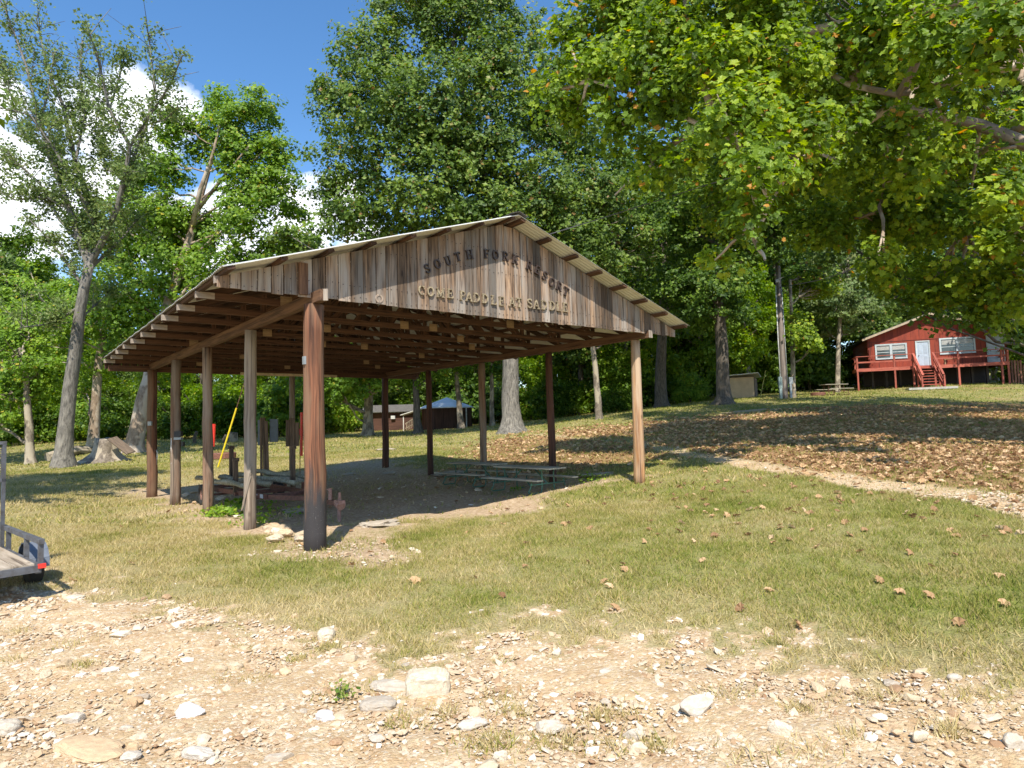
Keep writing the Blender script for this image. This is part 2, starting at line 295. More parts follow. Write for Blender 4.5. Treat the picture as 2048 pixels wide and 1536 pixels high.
def ico(sub=1):
    t = (1+5**.5)/2; v = [(-1,t,0),(1,t,0),(-1,-t,0),(1,-t,0),(0,-1,t),(0,1,t),(0,-1,-t),(0,1,-t),(t,0,-1),(t,0,1),(-t,0,-1),(-t,0,1)]
    f = [(0,11,5),(0,5,1),(0,1,7),(0,7,10),(0,10,11),(1,5,9),(5,11,4),(11,10,2),(10,7,6),(7,1,8),(3,9,4),(3,4,2),(3,2,6),(3,6,8),(3,8,9),(4,9,5),(2,4,11),(6,2,10),(8,6,7),(9,8,1)]
    v = [np.array(p)/np.linalg.norm(p) for p in v]
    for _ in range(sub):
        mid = {}; nf = []
        def mp(a, b):
            k = (min(a,b),max(a,b))
            if k not in mid: m = (v[a]+v[b]); v.append(m/np.linalg.norm(m)); mid[k] = len(v)-1
            return mid[k]
        for a, b, c in f: x, y, z = mp(a,b), mp(b,c), mp(c,a); nf += [(a,x,z),(b,y,x),(c,z,y),(x,y,z)]
        f = nf
    return np.array(v), f
I0, F0 = ico(0); I1, F1 = ico(1); I2, F2 = ico(2); I3, F3 = ico(3)
def mat_stone(name, stops, bmp=.5):
    m, nt, b = _nt(name); c = ramp(nt, attr(nt,'rnd'), stops); n1 = noise(nt, attr(nt,'gc','Vector'), 30, 5, .7)
    c = mixc(nt, math_(nt,'MULTIPLY', ramp(nt, n1, ((.35,(1,1,1)),(.6,(0,0,0)))), .45), c, (.36,.25,.15)); nt.links.new(c, b.inputs['Base Color']); b.inputs['Roughness'].default_value = .85; bump(nt, b, n1, bmp, .01); return m
G['stone'] = mat_stone('pale chert gravel', ((0,(.30,.16,.08)),(.15,(.46,.31,.18)),(.5,(.57,.44,.29)),(.85,(.64,.54,.41)),(1,(.80,.75,.66))))
def frustum_pts(n, y0, y1, pad=.4):
    y = (rng.random(n)*(y1**2-y0**2)+y0**2)**.5; x = (rng.random(n)*2-1)*(y*.84+pad); return x, y
# gravel stones, uncountable
x, y = frustum_pts(95000, 2.3, 8.5); g, d, p, l, dr = zones(x, y); keep = (rng.random(len(x)) < np.maximum(np.where(fbm(x,y,.8,50) > .38, g, g*.45)*(.12+.88*(g > .5)), np.maximum(p*.35, d*.10))); x, y = x[keep], y[keep]
x2, y2 = frustum_pts(16000, 8.5, 18); g2, d2, p2, l2, _ = zones(x2, y2); k2 = rng.random(len(x2)) < np.maximum(p2*.35, d2*.14); x = np.r_[x,x2[k2]]; y = np.r_[y,y2[k2]]
sz = np.clip(rng.lognormal(math.log(.0095), .55, len(x)), .004, .055)*np.clip(.6+y*.06,.8,1.7); C = np.c_[x, y, H(x,y)+sz*.05+.002]
tm = I0*(1+.28*rng.normal(size=(12,1))*.6); scatter('gravel_stones', C, sz, np.c_[rng.normal(size=(len(x),2))*.25, np.ones(len(x))], tm, [F0], G['stone'], rng.random(len(x))**.8, scl=np.c_[.6+1.1*rng.random(len(x)), .8+.6*rng.random(len(x)), .3+.4*rng.random(len(x))])
tag(bpy.data.objects['gravel_stones'], 'pale loose gravel stones strewn over the bare ground', 'gravel', kind='stuff')
# individual rocks
def rock(c, s, rnd, label, name='rock', group=None, sq=.0, rz=0, rough=.16, mat=None, sink=.25, tilt=(0,0)):
    V = I3.copy(); r2 = np.random.default_rng(int(abs(c[0]*997+c[1]*131))+3)
    if sq: V = np.sign(V)*np.abs(V)**(1-sq); V /= np.abs(V).max()
    for k in range(9): n = r2.normal(size=3); n /= np.linalg.norm(n); dd = V@n; cut = r2.uniform(.55,.88) if not sq else 1.15; V = V-np.clip(dd-cut,0,None)[:,None]*n*.9
    V *= 1+rough*(snoise(V[:,0]*1.7+9, V[:,1]*1.7+V[:,2]*1.3, .5, 4)-.5)[:,None]+rough*.4*(snoise(V[:,0]*5+9, V[:,1]*5+V[:,2]*4, .5, 7)-.5)[:,None]
    V = V*np.array(s)/2; M_ = Matrix.Rotation(rz,3,'Z')@Matrix.Rotation(tilt[0],3,'X')@Matrix.Rotation(tilt[1],3,'Y'); V = V@np.array(M_).T
    o = raw_mesh(name, V, [F3], mat or G['stone'], {'rnd':np.clip(rnd+.06*r2.normal(size=len(V)),0,1),'gc':V+c[0]*3}, smooth=False); o.location = (c[0], c[1], c[2]+s[2]*(.5-sink)); return tag(o, label, 'rock', group)
G['block'] = mat_stone('chalky block stone', ((0,(.42,.31,.19)),(.5,(.56,.46,.32)),(1,(.68,.61,.49))), .8)
G['white_rock'] = mat_stone('white quartz rock', ((0,(.42,.43,.47)),(.5,(.62,.62,.64)),(1,(.80,.80,.8))), .9)
G['greyrock'] = mat_stone('grey field rock', ((0,(.33,.28,.22)),(.5,(.50,.44,.36)),(1,(.58,.54,.48))), .6)
G['tanrock'] = mat_stone('tan sandstone', ((0,(.40,.25,.13)),(.5,(.52,.35,.20)),(1,(.60,.45,.28))), .6)
RK = [(855,1388,84,52,.14,'block',.55,'large squared off-white block of stone lying in the gravel'),(380,1438,62,34,.09,'white_rock',0,'bluish white lumpy rock left of the square stone block'),
 (652,1276,34,26,.07,'block',.2,'small pale rock standing at the edge of the lawn'),(1395,1432,80,40,.10,'greyrock',0,'broad low grey boulder half buried in the gravel at right'),
 (1565,1476,52,28,.08,'block',0,'rounded cream rock with a dark shadow under its left end'),(780,1380,90,34,.05,'greyrock',0,'flat tan slab just left of the square stone block'),
 (755,1418,70,34,.05,'greyrock',.2,'flat grey slab below the tan slab'),(148,1448,46,22,.05,'greyrock',0,'flat grey stone low at the left in the gravel'),(175,1512,170,50,.05,'tanrock',0,'wide flat brown ledge of rock in the bottom left of the gravel'),
 (12,1470,50,30,.06,'greyrock',.2,'grey slab cut by the left edge of the picture'),(470,1342,30,20,.06,'block',0,'white stone, the right one of a close pair'),(440,1345,28,18,.05,'block',0,'white stone, the left one of a close pair'),
 (285,1402,40,12,.04,'greyrock',0,'thin flat stone with a dark right end'),(700,1322,40,22,.05,'block',0,'cream flat stone above the tan slab'),(570,1350,28,20,.05,'tanrock',0,'small round tan stone among pale gravel'),
 (945,1455,60,26,.05,'greyrock',0,'grey flat rock below and right of the square stone block'),(1100,1465,60,36,.05,'greyrock',0,'grey mottled rock in the middle of the gravel'),(830,1435,36,22,.05,'block',0,'pale stone under the square stone block'),
 (650,1440,44,26,.05,'white_rock',0,'pale bluish stone with a crisp shadow on its right'),(130,1340,28,18,.05,'block',0,'round white stone beside a grass tuft at left'),(90,1360,22,20,.05,'block',0,'smaller round white stone at left'),
 (240,1275,50,14,.04,'block',0,'long low cream stone at the upper left of the gravel'),(150,1198,34,12,.03,'block',0,'thin white stone near the trailer'),(560,1530,60,24,.05,'greyrock',0,'tan-grey rock at the bottom edge'),
 (2030,1500,40,34,.07,'greyrock',0,'grey rounded rock at the right edge of the gravel'),(1280,1510,40,24,.05,'block',0,'pale rock near the bottom, right of centre'),(1840,1485,40,16,.04,'block',0,'white flat stone low at the right'),
 (1825,1405,36,18,.04,'block',0,'cream angular stone at right near green tufts'),(395,1515,70,30,.05,'greyrock',0,'large grey flat stone at the bottom left'),(1000,1530,40,20,.05,'block',0,'white stone cut by the bottom edge'),
 (975,1545,60,40,.05,'block',0,'pale rock just below the bottom centre'),(270,1420,14,26,.04,'tanrock',0,'small upright tan stone at lower left'),(265,1510,22,22,.06,'tanrock',.3,'angular brown stone on the brown ledge'),
 (590,1238,16,10,.04,'tanrock',0,'reddish brown lump where the lawn thins at left'),(333,1198,18,12,.05,'tanrock',0,'rust brown clod in the grass edge at left'),(1270,1480,50,26,.05,'greyrock',0,'worn tan rock in the lower middle'),(1115,1312,22,14,.04,'block',0,'bright white stone at the top of the gravel')]
for i, (px, py, w, h, hh, mt, sq, lb) in enumerate(RK):
    c = gnd(px, py, 1.8); sx = w/FPX*c[1]; ang = (EYE-c[2])/math.hypot(c[0],c[1]); sy = max((h/FPX*c[1]-hh*.75)/max(ang,.2), sx*.35); rock(c, (sx, min(sy,sx*1.6), hh*1.35), rng.random(), lb, sq=sq, rz=rng.uniform(-.2,.2) if sq else rng.uniform(-.5,.5), mat=G[mt], sink=.3)
for i in range(34):
    px, py = rng.uniform(20,2030), rng.uniform(1310,1530); c = gnd(px, py, 1.8); s = rng.uniform(.045,.10)
    rock(c, (s, s*rng.uniform(.6,1), s*rng.uniform(.3,.6)), rng.random(), 'fist-sized pale stone lying loose among the gravel', group='loose stones on the gravel', mat=G[('greyrock','tanrock','stone')[i%3]])
for i in range(44):   # rubble under the left posts
    px = rng.uniform(372,660); py = np.interp(px,(372,440,500,560,660),(994,1012,1050,1075,1068))+rng.uniform(-12,14)
    if abs(px-500) < 18 or (px > 612): continue
    c = gnd(px, py); s = rng.uniform(.08,.26); rock(c, (s, s*.8, s*.55), rng.random(), 'pale limestone rubble heaped between the left posts of the pavilion', group='rubble along the left posts', mat=G['block' if i%3 else 'stone'], sink=.06)
for px, py, w, lb in ((760,1052,90,'broad pale flat rock flush with the lawn in front of the pavilion'),(600,1024,90,'flat rock in the shade behind the thick corner post'),(1195,952,80,'pale flat rock in the grass near the right front post'),(600,1080,24,'small white rock left of the thick corner post'),(905,948,90,'large smooth rock in the dirt under the picnic table'),(770,900,40,'rock on the dirt bank by the rear post'),(780,948,36,'stone on the dirt floor near the rear posts'),(700,950,30,'stone on the shaded dirt floor')):
    c = gnd(px, py); s = w/FPX*c[1]; rock(c, (s, s*.9, .12), .3, lb, mat=G['greyrock'], sink=.38, rough=.5)
# ------------------------------------------------------------------ grass
m, nt, b = _nt('grass blades'); c = ramp(nt, attr(nt,'rnd'), ((0,(.07,.11,.015)),(.25,(.17,.22,.03)),(.45,(.29,.30,.055)),(.6,(.40,.34,.11)),(.85,(.54,.42,.19)),(1,(.66,.54,.30)))); nt.links.new(c, b.inputs['Base Color']); b.inputs['Roughness'].default_value = .75
b.inputs['Specular IOR Level'].default_value = .15; tr = N(nt,'ShaderNodeBsdfTranslucent'); nt.links.new(c, tr.inputs[0]); mx = N(nt,'ShaderNodeMixShader'); mx.inputs[0].default_value = .3; nt.links.new(b.outputs[0], mx.inputs[1]); nt.links.new(tr.outputs[0], mx.inputs[2]); nt.links.new(mx.outputs[0], nt.nodes['Material Output'].inputs[0]); G['grass'] = m
def grass(name, x, y, h, w, prob, label):
    g, d, p, l, dr = zones(x, y); k = rng.random(len(x)) < prob(g, d, p, l, dr, x, y); x, y, dr, l, g = x[k], y[k], dr[k], l[k], g[k]; n = len(x)
    hh = h*(.35+.9*rng.random(n)+.5*sstep(.5,.75,fbm(x,y,.3,91)))*(1-.35*g)*(1+.3*fbm(x,y,.5,66)); ww = w*(.6+.8*rng.random(n)); a = rng.random(n)*PI*2; lean = rng.normal(size=(n,2))*hh[:,None]*.55; z = H(x, y)
    V = np.zeros((n,3,3)); V[:,0] = np.c_[x-np.cos(a)*ww/2, y-np.sin(a)*ww/2, z-.01]; V[:,1] = np.c_[x+np.cos(a)*ww/2, y+np.sin(a)*ww/2, z-.01]; V[:,2] = np.c_[x+lean[:,0], y+lean[:,1], z+hh*.75]
    r = np.clip(.30+.72*dr+.26*rng.normal(size=n)*.75+.32*(fbm(x,y,.35,77)-.45), 0, 1)
    o = raw_mesh(name, V.reshape(-1,3), [np.arange(3*n).reshape(-1,3)], G['grass'], {'rnd':np.repeat(r,3)}); return tag(o, label, 'grass', kind='stuff')
den = lambda g,d,p,l,dr,x,y: np.clip(1-g*1.05,0,1)*(1-.96*d)*(1-.95*p)*(1-.6*l)*(.25+.75*sstep(.3,.55,fbm(x,y,.22,88)))
x, y = frustum_pts(360000, 3.1, 10.5); grass('lawn_grass', x, y, .05, .008, den, 'short sun-dried lawn grass in front of the pavilion')
x, y = frustum_pts(260000, 10.5, 26, 1); grass('meadow_grass', x, y, .07, .018, den, 'mown grass on the slopes beside and behind the pavilion')
x, y = frustum_pts(120000, 26, 60, 2); grass('far_grass', x, y, .10, .05, den, 'green grass on the far lawn before the woods')
# tufts in the gravel
tx, ty = [], []
TUFT = [(165,1338),(515,1366),(685,1392),(1035,1432),(1235,1432),(1125,1480),(980,1480),(1765,1400),(1620,1525),(600,1325),(30,1320),(1310,1500),(975,1500),(1000,1400),(815,1445),(1600,1420),(1230,1500),(140,1290),(30,1268),(1060,1490),(1200,1440),(1900,1470),(1700,1480),(1140,1500),(1450,1400),(890,1430),(650,1300),(455,1366),(1500,1530),(1650,1395),(1940,1400)]
for px, py in TUFT:
    c = gnd(px, py, 1.8); n = int(rng.integers(60,150)); s = rng.uniform(.03,.09); tx.append(c[0]+rng.normal(size=n)*s*1.3); ty.append(c[1]+rng.normal(size=n)*s)
o = grass('weed_tufts', np.concatenate(tx), np.concatenate(ty), .085, .007, lambda g,d,p,l,dr,x,y: np.ones_like(x), 'sparse weed tufts sprouting through the gravel'); 
# ------------------------------------------------------------------ fallen leaves
G['dead'] = mat_leaf('fallen brown leaves', ((0,(.26,.14,.07)),(.4,(.42,.26,.13)),(.75,(.56,.37,.20)),(1,(.68,.51,.32))), .15, .7)
def fallen(name, x, y, s, label, kind='stuff'):
    n = len(x); C = np.c_[x, y, H(x,y)+.02+.015*rng.random(n)]; up = np.c_[rng.normal(size=(n,2))*.5, np.ones(n)]
    T = np.array(SYC)+0.; T[:,2] *= 3.0; o = scatter(name, C, s*(.6+.7*rng.random(n)), up, T, SYCF, G['dead'], rng.random(n)); return tag(o, label, 'leaves', kind=kind)
x, y = frustum_pts(105000, 6, 32, 2); g, d, p, l, dr = zones(x, y); k = rng.random(len(x)) < np.clip(l*.9-p*.3,0,1)*np.clip(10/y,.2,1)*.75; x, y = x[k], y[k]; fallen('leaf_litter', x, y, .068+.0022*y, 'dry brown leaves carpeting the shaded bank')
x, y = frustum_pts(2600, 4.5, 13); g, d, p, l, dr = zones(x, y); k = (rng.random(len(x)) < np.clip((1-g)*.35*(.12+sstep(-1,5,x))*sstep(4.3,8.5,y)+d*.12+p*.2, 0, 1)*np.where(uv(x,y)[1]>1,.25,1)); fallen('scattered_leaves', x[k], y[k], .085, 'brown leaves scattered over the sunny lawn')
for i, (px, py) in enumerate([(1540,1188),(1866,1138),(1820,1110),(2010,1218),(1480,1225),(1600,1262),(1918,1255),(1220,1180),(1232,1222),(1860,1200),(1690,1050),(1900,1065),(1700,1075),(1250,1145),(1730,1065),(1560,1060),(1480,1010),(1620,1030),(1760,1170),(2000,1160),(1800,1190)]):
    c = gnd(px, py, 2.5); T = np.array(SYC)+0.; T[:,2] *= 2.6; T[:,0] *= .85; C = np.array([c+[0,0,.03]]); o = scatter('fallen_leaf', C, np.array([.09]), np.array([[rng.normal()*.5,-.4+rng.normal()*.4,1]]), T, SYCF, G['dead'], np.array([rng.uniform(.1,.9)]))
    tag(o, 'large curled brown leaf lying on the open lawn or gravel', 'leaf', 'large fallen leaves')
# ------------------------------------------------------------------ trees
def crown(name, lobes, nsub, nleaf, size, mat, parent, tmpl=TRIL, faces=TRILF, rsub=.55, flat=.65, twigs=None, seed=1, sz=None):
    """lobes: (centre, radius); sub-clumps near the lobe surface, leaves within each"""
    rg = np.random.default_rng(seed); L = np.array([[*c, r] for c, r in lobes]); wgt = L[:,3]**2; wgt /= wgt.sum(); idx = rg.choice(len(L), nsub, p=wgt)
    d = rg.normal(size=(nsub,3)); d /= np.linalg.norm(d, axis=1, keepdims=True); rr = (rg.random(nsub)**.45)*(.9+.25*rg.random(nsub)); SC = L[idx,:3]+d*np.array([1,1,.85])*(L[idx,3]*rr)[:,None]
    k = np.repeat(np.arange(nsub), nleaf); n = len(k); rs = (rsub*(.5+.9*rg.random(nsub)))[k]; e = rg.normal(size=(n,3)); e /= np.linalg.norm(e,axis=1,keepdims=True); e *= (rg.random(n)**.5)[:,None]
    C = SC[k]+e*np.array([1,1,flat])*rs[:,None]; C[:,2] -= .25*rs*(np.hypot(e[:,0],e[:,1])**2)
    out = e*.55+d[k]*.35+np.array([0,-.6,.65])+rg.normal(size=(n,3))*.55; r = np.clip(.42+.16*rg.normal(size=n)+.5*(rg.random(nsub)[k]-.5), 0, .96); r = np.where(rg.random(n) > .985, .99, r)
    o = scatter(name, C, size*(.45+.95*rg.random(n)**1.2), out, tmpl, faces, mat, r, parent); return o, SC, idx
def limb_pts(a, b, n=5, sag=.12, rg=random):
    a, b = np.array(a,float), np.array(b,float); L = np.linalg.norm(b-a); P = []
    for i in range(n+1):
        t = i/n; p = a*(1-t)+b*t; p[2] += -math.sin(PI*t)*L*sag*.6
        if 0 < i < n: p += np.array([rg.uniform(-1,1),rg.uniform(-1,1),rg.uniform(-.6,.6)])*L*.035
        P.append(p)
    return P
def limb_fill(P):
    return [np.array(a,float)*(1-t)+np.array(c,float)*t for a, c in zip(P[:-1],P[1:]) for t in (0,.25,.5,.75)]+[np.array(P[-1],float)]
def tree(name, label, base, trunk, lobes, leaf, bark, size=.16, nsub=500, nleaf=60, rsub=.6, seed=1, group=None, limbs=True, flat=.65, tmpl=TRIL, faces=TRILF, twig=90, seg=12, extra=None, cat='tree', flare=1.5, skel=None):
    """trunk: list of (point, radius) in world coordinates"""
    base = np.array(base, float); root = thing(name, base, label, cat, group); random.seed(seed); b = MB()
    T = [(np.array(p,float)-base, r) for p, r in trunk]; p0 = T[0][0]
    pts = [p0-np.array([0,0,.4]), p0+np.array([0,0,.02])]; rad = [T[0][1]*flare*1.15, T[0][1]*flare]; nx = T[1][0]; dz = min(np.linalg.norm(nx-p0)*.25, .9); dd = (nx-p0)/np.linalg.norm(nx-p0)
    pts += [p0+dd*dz*.4, p0+dd*dz]; rad += [T[0][1]*(1+(flare-1)*.4), T[0][1]*1.03]
    for (pa, ra), (pb, rb) in zip(T[:-1], T[1:]):
        n = max(2, int(np.linalg.norm(pb-pa)/1.2))
        for i in range(1, n+1): t = i/n; q = pa*(1-t)+pb*t; q = q+np.array([random.uniform(-1,1),random.uniform(-1,1),0])*rb*.22*(i < n); pts.append(q); rad.append(ra*(1-t)+rb*t)
    if np.linalg.norm(pts[4]-p0) < dz*1.05: pts.pop(4); rad.pop(4)
    b.tube(pts, rad, seg, wob=.12); TP = np.array([p for p in pts[3:]]); TR = rad[3:]
    Lb = [(np.array(c,float)-base, r) for c, r in lobes]
    cr = None
    if Lb:
        cr, SC, idx = crown('crown', Lb, nsub, nleaf, size, leaf, root, tmpl, faces, rsub, flat, seed=seed); ends = []
        if limbs:
            SK = np.array([np.array(p,float)-base for P, _ in (extra or []) for p in limb_fill(P)]) if skel else None
            for c, r in Lb:
                if skel:
                    k = int(np.argmin(np.linalg.norm(SK-c,axis=1))); P = limb_pts(SK[k], c, 6, .05); b.tube(P, list(np.linspace(.05,.02,7)), 6, cap=False, wob=.1); ends.append(P); continue
                dz = TP[:,2]+np.linalg.norm(TP[:,:2]-c[None,:2],axis=1)*.55; k = int(np.argmin(np.abs(dz-c[2]))); P = limb_pts(TP[k], c+np.array([0,0,r*.35]), 6); r0 = min(TR[k]*.42, .04+r*.04)
                b.tube(P, list(np.linspace(r0, .03, 7)), 7, cap=False); ends.append(P)
            for j in range(min(twig, len(SC))):
                P = ends[idx[j]]; s = P[random.randint(2, 6)]; b.tube(limb_pts(s, SC[j], 3), [.035,.028,.02,.01], 5, cap=False)
    for P, rr in (extra or []): b.tube([np.array(p,float)-base for p in P], rr, 8, wob=.08)
    b.build('trunk', bark, root, smooth=True); return root
def L(px, py, rpx, Y): return (at(px, py, Y), rpx/FPX*Y)
def TK(*a): return [(at(px, py, Y), r) for px, py, Y, r in a]
SYCK = dict(tmpl=SYC, faces=SYCF)
def gz(px, py, Y): p = at(px, py, Y); return np.array([p[0], p[1], h1(p[0],p[1])])
def trunk_from(px, py, Y, *rest):
    """base snapped to the ground, further points given as (px, py, Y, radius)"""
    r0 = rest[0]; b = gz(px, py, Y); return [(b, r0)]+[(at(a,c,d), r) for a, c, d, r in rest[1:]]
# big oak in the middle, behind the pavilion
T = trunk_from(1024,864,33, .50, (1022,740,33,.42),(1015,600,33,.36),(985,420,33,.30),(940,250,33,.2),(905,80,33,.1))
tree('oak_tree', 'tall broad green oak with a thick flaring grey trunk standing behind the pavilion roof', T[0][0], T,
  [L(*a,33+b) for a, b in (((1130,150,75),3),((1140,270,80),3),((1160,380,80),2),((560,470,30),3),((600,500,40),3),((745,120,95),0),((830,30,100),1),((930,40,110),0),((1000,130,110),-1),((690,215,72),1),((790,230,115),-2),((900,220,130),-2),((1010,290,120),-1),((690,330,75),0),((760,420,95),0),((860,370,120),-2),((960,420,120),-1),((1060,400,110),0),((680,440,45),1),((1080,220,70),2),((1040,60,55),2),((950,-70,120),1),((850,-60,90),2),((1000,520,100),0),((1120,500,110),1),((650,180,30),2),((648,380,30),1))],
  G['leaf_oak'], G['bark_grey'], size=.22, nsub=2600, nleaf=52, rsub=.72, seed=3, flare=1.75, seg=18)
# leaning pale sycamore on the left
T = trunk_from(268,902,34, .42, (285,800,34,.36),(305,720,35,.33),(340,600,36,.28),(375,490,37,.22),(400,400,37,.17),(432,290,37,.10))
tree('sycamore_tree', 'bright green sycamore with pale upper limbs, its trunk leaning right behind the left rear post', T[0][0], T,
  [L(*a,37+b) for a, b in (((505,225,58),0),((470,265,60),0),((415,260,45),1),((560,350,48),0),((500,375,62),0),((590,470,40),0),((230,450,70),2),((280,350,50),1),((170,620,70),2),((340,480,90),2),((620,500,40),2),((590,560,60),2),((440,205,36),0),((545,300,42),0),((480,320,62),0),((400,300,30),1),((345,250,45),0),((330,330,55),0),((300,430,75),0),((390,450,70),1),((480,430,60),-1),((555,400,38),0),((350,560,90),0),((450,540,80),-1),((540,500,45),0),((250,600,80),-1),((590,420,24),1),((300,700,80),0),((230,520,55),0),((420,620,80),0),((620,440,18),1),((520,610,60),0))],
  G['leaf_green'], G['bark_syc'], size=.22, nsub=2000, nleaf=44, rsub=.7, seed=5, extra=[([at(385,450,36.5),at(400,380,36),at(425,310,36),at(440,250,36)],[.16,.13,.09,.05]),([at(395,420,37),at(450,350,36.5),at(500,290,36)],[.12,.08,.04])])
# sparse tall tree far left
def sparse():
    b0 = gz(127,936,27); root = thing('elm_tree', b0, 'elm', 'tree'); root['label'] = 'tall sparse tree with an open forked crown, the foremost grey trunk at far left'
    random.seed(4); b = MB(); W = lambda px, py, dy=0: at(px,py,27+dy)-b0
    b.tube([(0,0,-.4),(0,0,.05),W(128,905),W(132,860),W(140,780),W(150,700),W(158,630),W(168,575),W(180,525)], [.66,.5,.34,.30,.27,.24,.22,.20,.18], 16, wob=.1)
    LM = [([(178,530),(161,484),(140,420),(120,365),(80,250),(52,130),(10,16)],0,.20),([(180,525),(188,448),(170,380),(151,323),(125,208),(95,140),(73,36)],1,.19),([(182,525),(210,470),(234,417),(250,350),(260,292),(219,219),(193,104),(180,70)],-1,.18),
          ([(234,417),(262,330),(292,250),(310,180),(297,68)],.6,.12),([(260,292),(300,230),(340,170),(365,110)],-1,.07),([(161,484),(120,440),(78,365),(40,330),(5,325)],1,.10),([(188,448),(165,400),(110,300),(60,230),(0,215)],-1.5,.10),([(168,575),(130,520),(90,470),(60,440)],0,.09),
          ([(162,610),(120,640),(85,650),(40,655)],-1,.07),([(178,540),(220,500),(250,470),(280,430)],1,.09),([(120,365),(90,300),(40,260),(5,130)],2,.08),([(151,323),(170,230),(160,150),(165,80)],1.5,.07),([(219,219),(240,150),(255,90)],0,.05),([(250,350),(215,340),(190,260),(200,180)],2,.07),([(160,640),(190,610),(215,590)],1,.06),([(140,420),(95,395),(30,400),(0,385)],.5,.07),([(80,250),(95,190),(110,100)],0,.05),([(292,250),(330,240),(355,215)],0,.04)]
    C = []; 
    for P, dy, r in LM:
        n = len(P); pts = [W(px,py,dy*i/(n-1)*1.6) for i,(px,py) in enumerate(P)]; b.tube(pts, list(np.linspace(r*.85,.025,n)), 7, cap=False, wob=.1)
        for i in range(n-1):
            seg = np.linalg.norm(pts[i+1]-pts[i])
            for j in range(int(seg*7.5)):
                t = random.random(); q = pts[i]*(1-t)+pts[i+1]*t; d = np.array([random.gauss(0,.36),random.gauss(0,.5),random.gauss(.30,.34)])*(.8+.6*(i > 1)); e = q+d
                if i+t > .5: b.tube([q,(q+e)/2+np.array([0,0,.06]),e], [.02,.014,.008], 4, cap=False); C.append(e); C.append((q+e)/2)
    C = np.array(C); C = C[rng.random(len(C)) < np.clip(1.0-(C[:,2]-7)/20,.28,1)]; k = np.repeat(np.arange(len(C)), 34); P = C[k]+rng.normal(size=(len(k),3))*.17; n = len(P)
    scatter('crown', P, .135*(.6+.8*rng.random(n)), rng.normal(size=(n,3))*.6+np.array([0,-.2,.6]), TRIL, TRILF, G['leaf_elm'], np.clip(.5+.25*rng.normal(size=n),0,1), root)
    b.build('trunk', G['bark_grey'], root, smooth=True)
sparse()
def simple(name, label, px, py, Y, r, top, lobes, leaf, bark, **k):
    T = trunk_from(px, py, Y, r, *[(a,b,Y+dy,rr) for a,b,dy,rr in top]); return tree(name, label, T[0][0], T, [L(a,b,c,Y+d) for a,b,c,d in lobes], G[leaf], G[bark], **k)
simple('sycamore_tree','tree with a knobbly pale trunk just right of the foremost grey trunk at far left',186,893,37,.30,[(192,800,0,.26),(200,700,0,.2),(215,600,0,.14)],[(190,640,60,0),(240,620,60,1),(150,600,70,2),(210,720,50,1),(120,680,60,2),(60,600,80,3),(170,780,30,2)],'leaf_green','bark_syc',size=.22,nsub=260,nleaf=44,seed=8)
simple('woodland_tree','small tree with a lumpy tan trunk left of the foremost grey trunk',62,928,32,.22,[(58,850,0,.18),(52,760,0,.13),(45,700,0,.1)],[(40,720,70,0),(-30,700,80,1),(80,760,50,1),(20,800,55,0),(60,660,70,2),(-40,820,60,1)],'leaf_green','bark_tan',size=.2,nsub=260,nleaf=44,seed=9)
simple('woodland_tree','tree with a dappled tan trunk left of the long dark cabin',735,864,44,.36,[(738,790,0,.3),(742,700,0,.2),(745,620,0,.12)],[(700,750,62,-2),(770,740,50,-2),(640,770,50,-2),(730,700,70,0),(820,745,40,-1),(600,745,45,0),(690,800,20,-3)],'leaf_green','bark_tan',size=.24,nsub=300,nleaf=46,seed=10)
simple('woodland_tree','slim tree in front of the round-roofed cabin',922,857,46,.24,[(918,800,0,.2),(912,740,0,.15),(905,660,0,.1)],[(900,730,40,0),(950,720,50,0),(880,700,50,1),(930,680,60,1)],'leaf_green','bark_tan',size=.22,nsub=150,nleaf=40,seed=12)
simple('woodland_tree','slim straight tree between the round-roofed cabin and the big oak trunk',984,849,46,.17,[(984,780,0,.15),(982,700,0,.12),(980,620,0,.1)],[(985,690,40,0),(1000,740,25,0),(960,650,50,1)],'leaf_wood','bark_tan',size=.22,nsub=110,nleaf=40,seed=13)
simple('woodland_tree','short trunked tree half hidden behind the fourth post beside the round-roofed cabin',836,866,42,.28,[(834,810,0,.22),(830,740,0,.18),(826,660,0,.12)],[(800,740,45,0),(850,720,50,0),(830,690,60,1),(870,750,25,0)],'leaf_green','bark_dark',size=.22,nsub=160,nleaf=40,seed=14)
simple('woodland_tree','thin pale tree right of the big oak trunk, leaning slightly left',1198,838,36,.2,[(1193,770,0,.17),(1186,700,0,.14),(1180,600,0,.12),(1170,480,0,.08)],[(1180,560,80,0),(1240,500,80,1),(1130,600,60,1),(1200,420,90,1),(1250,640,45,3)],'leaf_oak','bark_tan',size=.22,nsub=330,nleaf=50,seed=15,flare=1.25)
simple('woodland_tree','large shaded tree just left of the tall oak with spreading roots',1323,816,45,.45,[(1322,740,0,.4),(1325,660,0,.34),(1330,520,0,.25),(1335,400,0,.15)],[(1320,500,130,0),(1400,400,120,0),(1250,420,110,1),(1340,320,120,1),(1230,330,90,1),(1420,560,60,2),(1330,620,60,2)],'leaf_wood','bark_dark',size=.27,nsub=520,nleaf=54,seed=16,rsub=.9)
simple('woodland_tree','thick shaded tree with a root-flared grey trunk left of the utility pole',1447,808,38,.44,[(1446,740,0,.38),(1440,640,0,.34),(1430,540,0,.3),(1440,400,0,.22),(1470,280,0,.12)],[(1440,470,100,1),(1540,440,110,1),(1380,560,60,1),(1420,340,120,0),(1560,320,120,0),(1480,240,110,0),(1350,440,80,0),(1640,400,100,2),(1470,630,40,1),(1400,620,50,1),(1340,580,50,1),(1440,580,70,-1)],'leaf_wood','bark_dark',size=.22,nsub=1300,nleaf=54,seed=17,rsub=.75,flare=1.8)
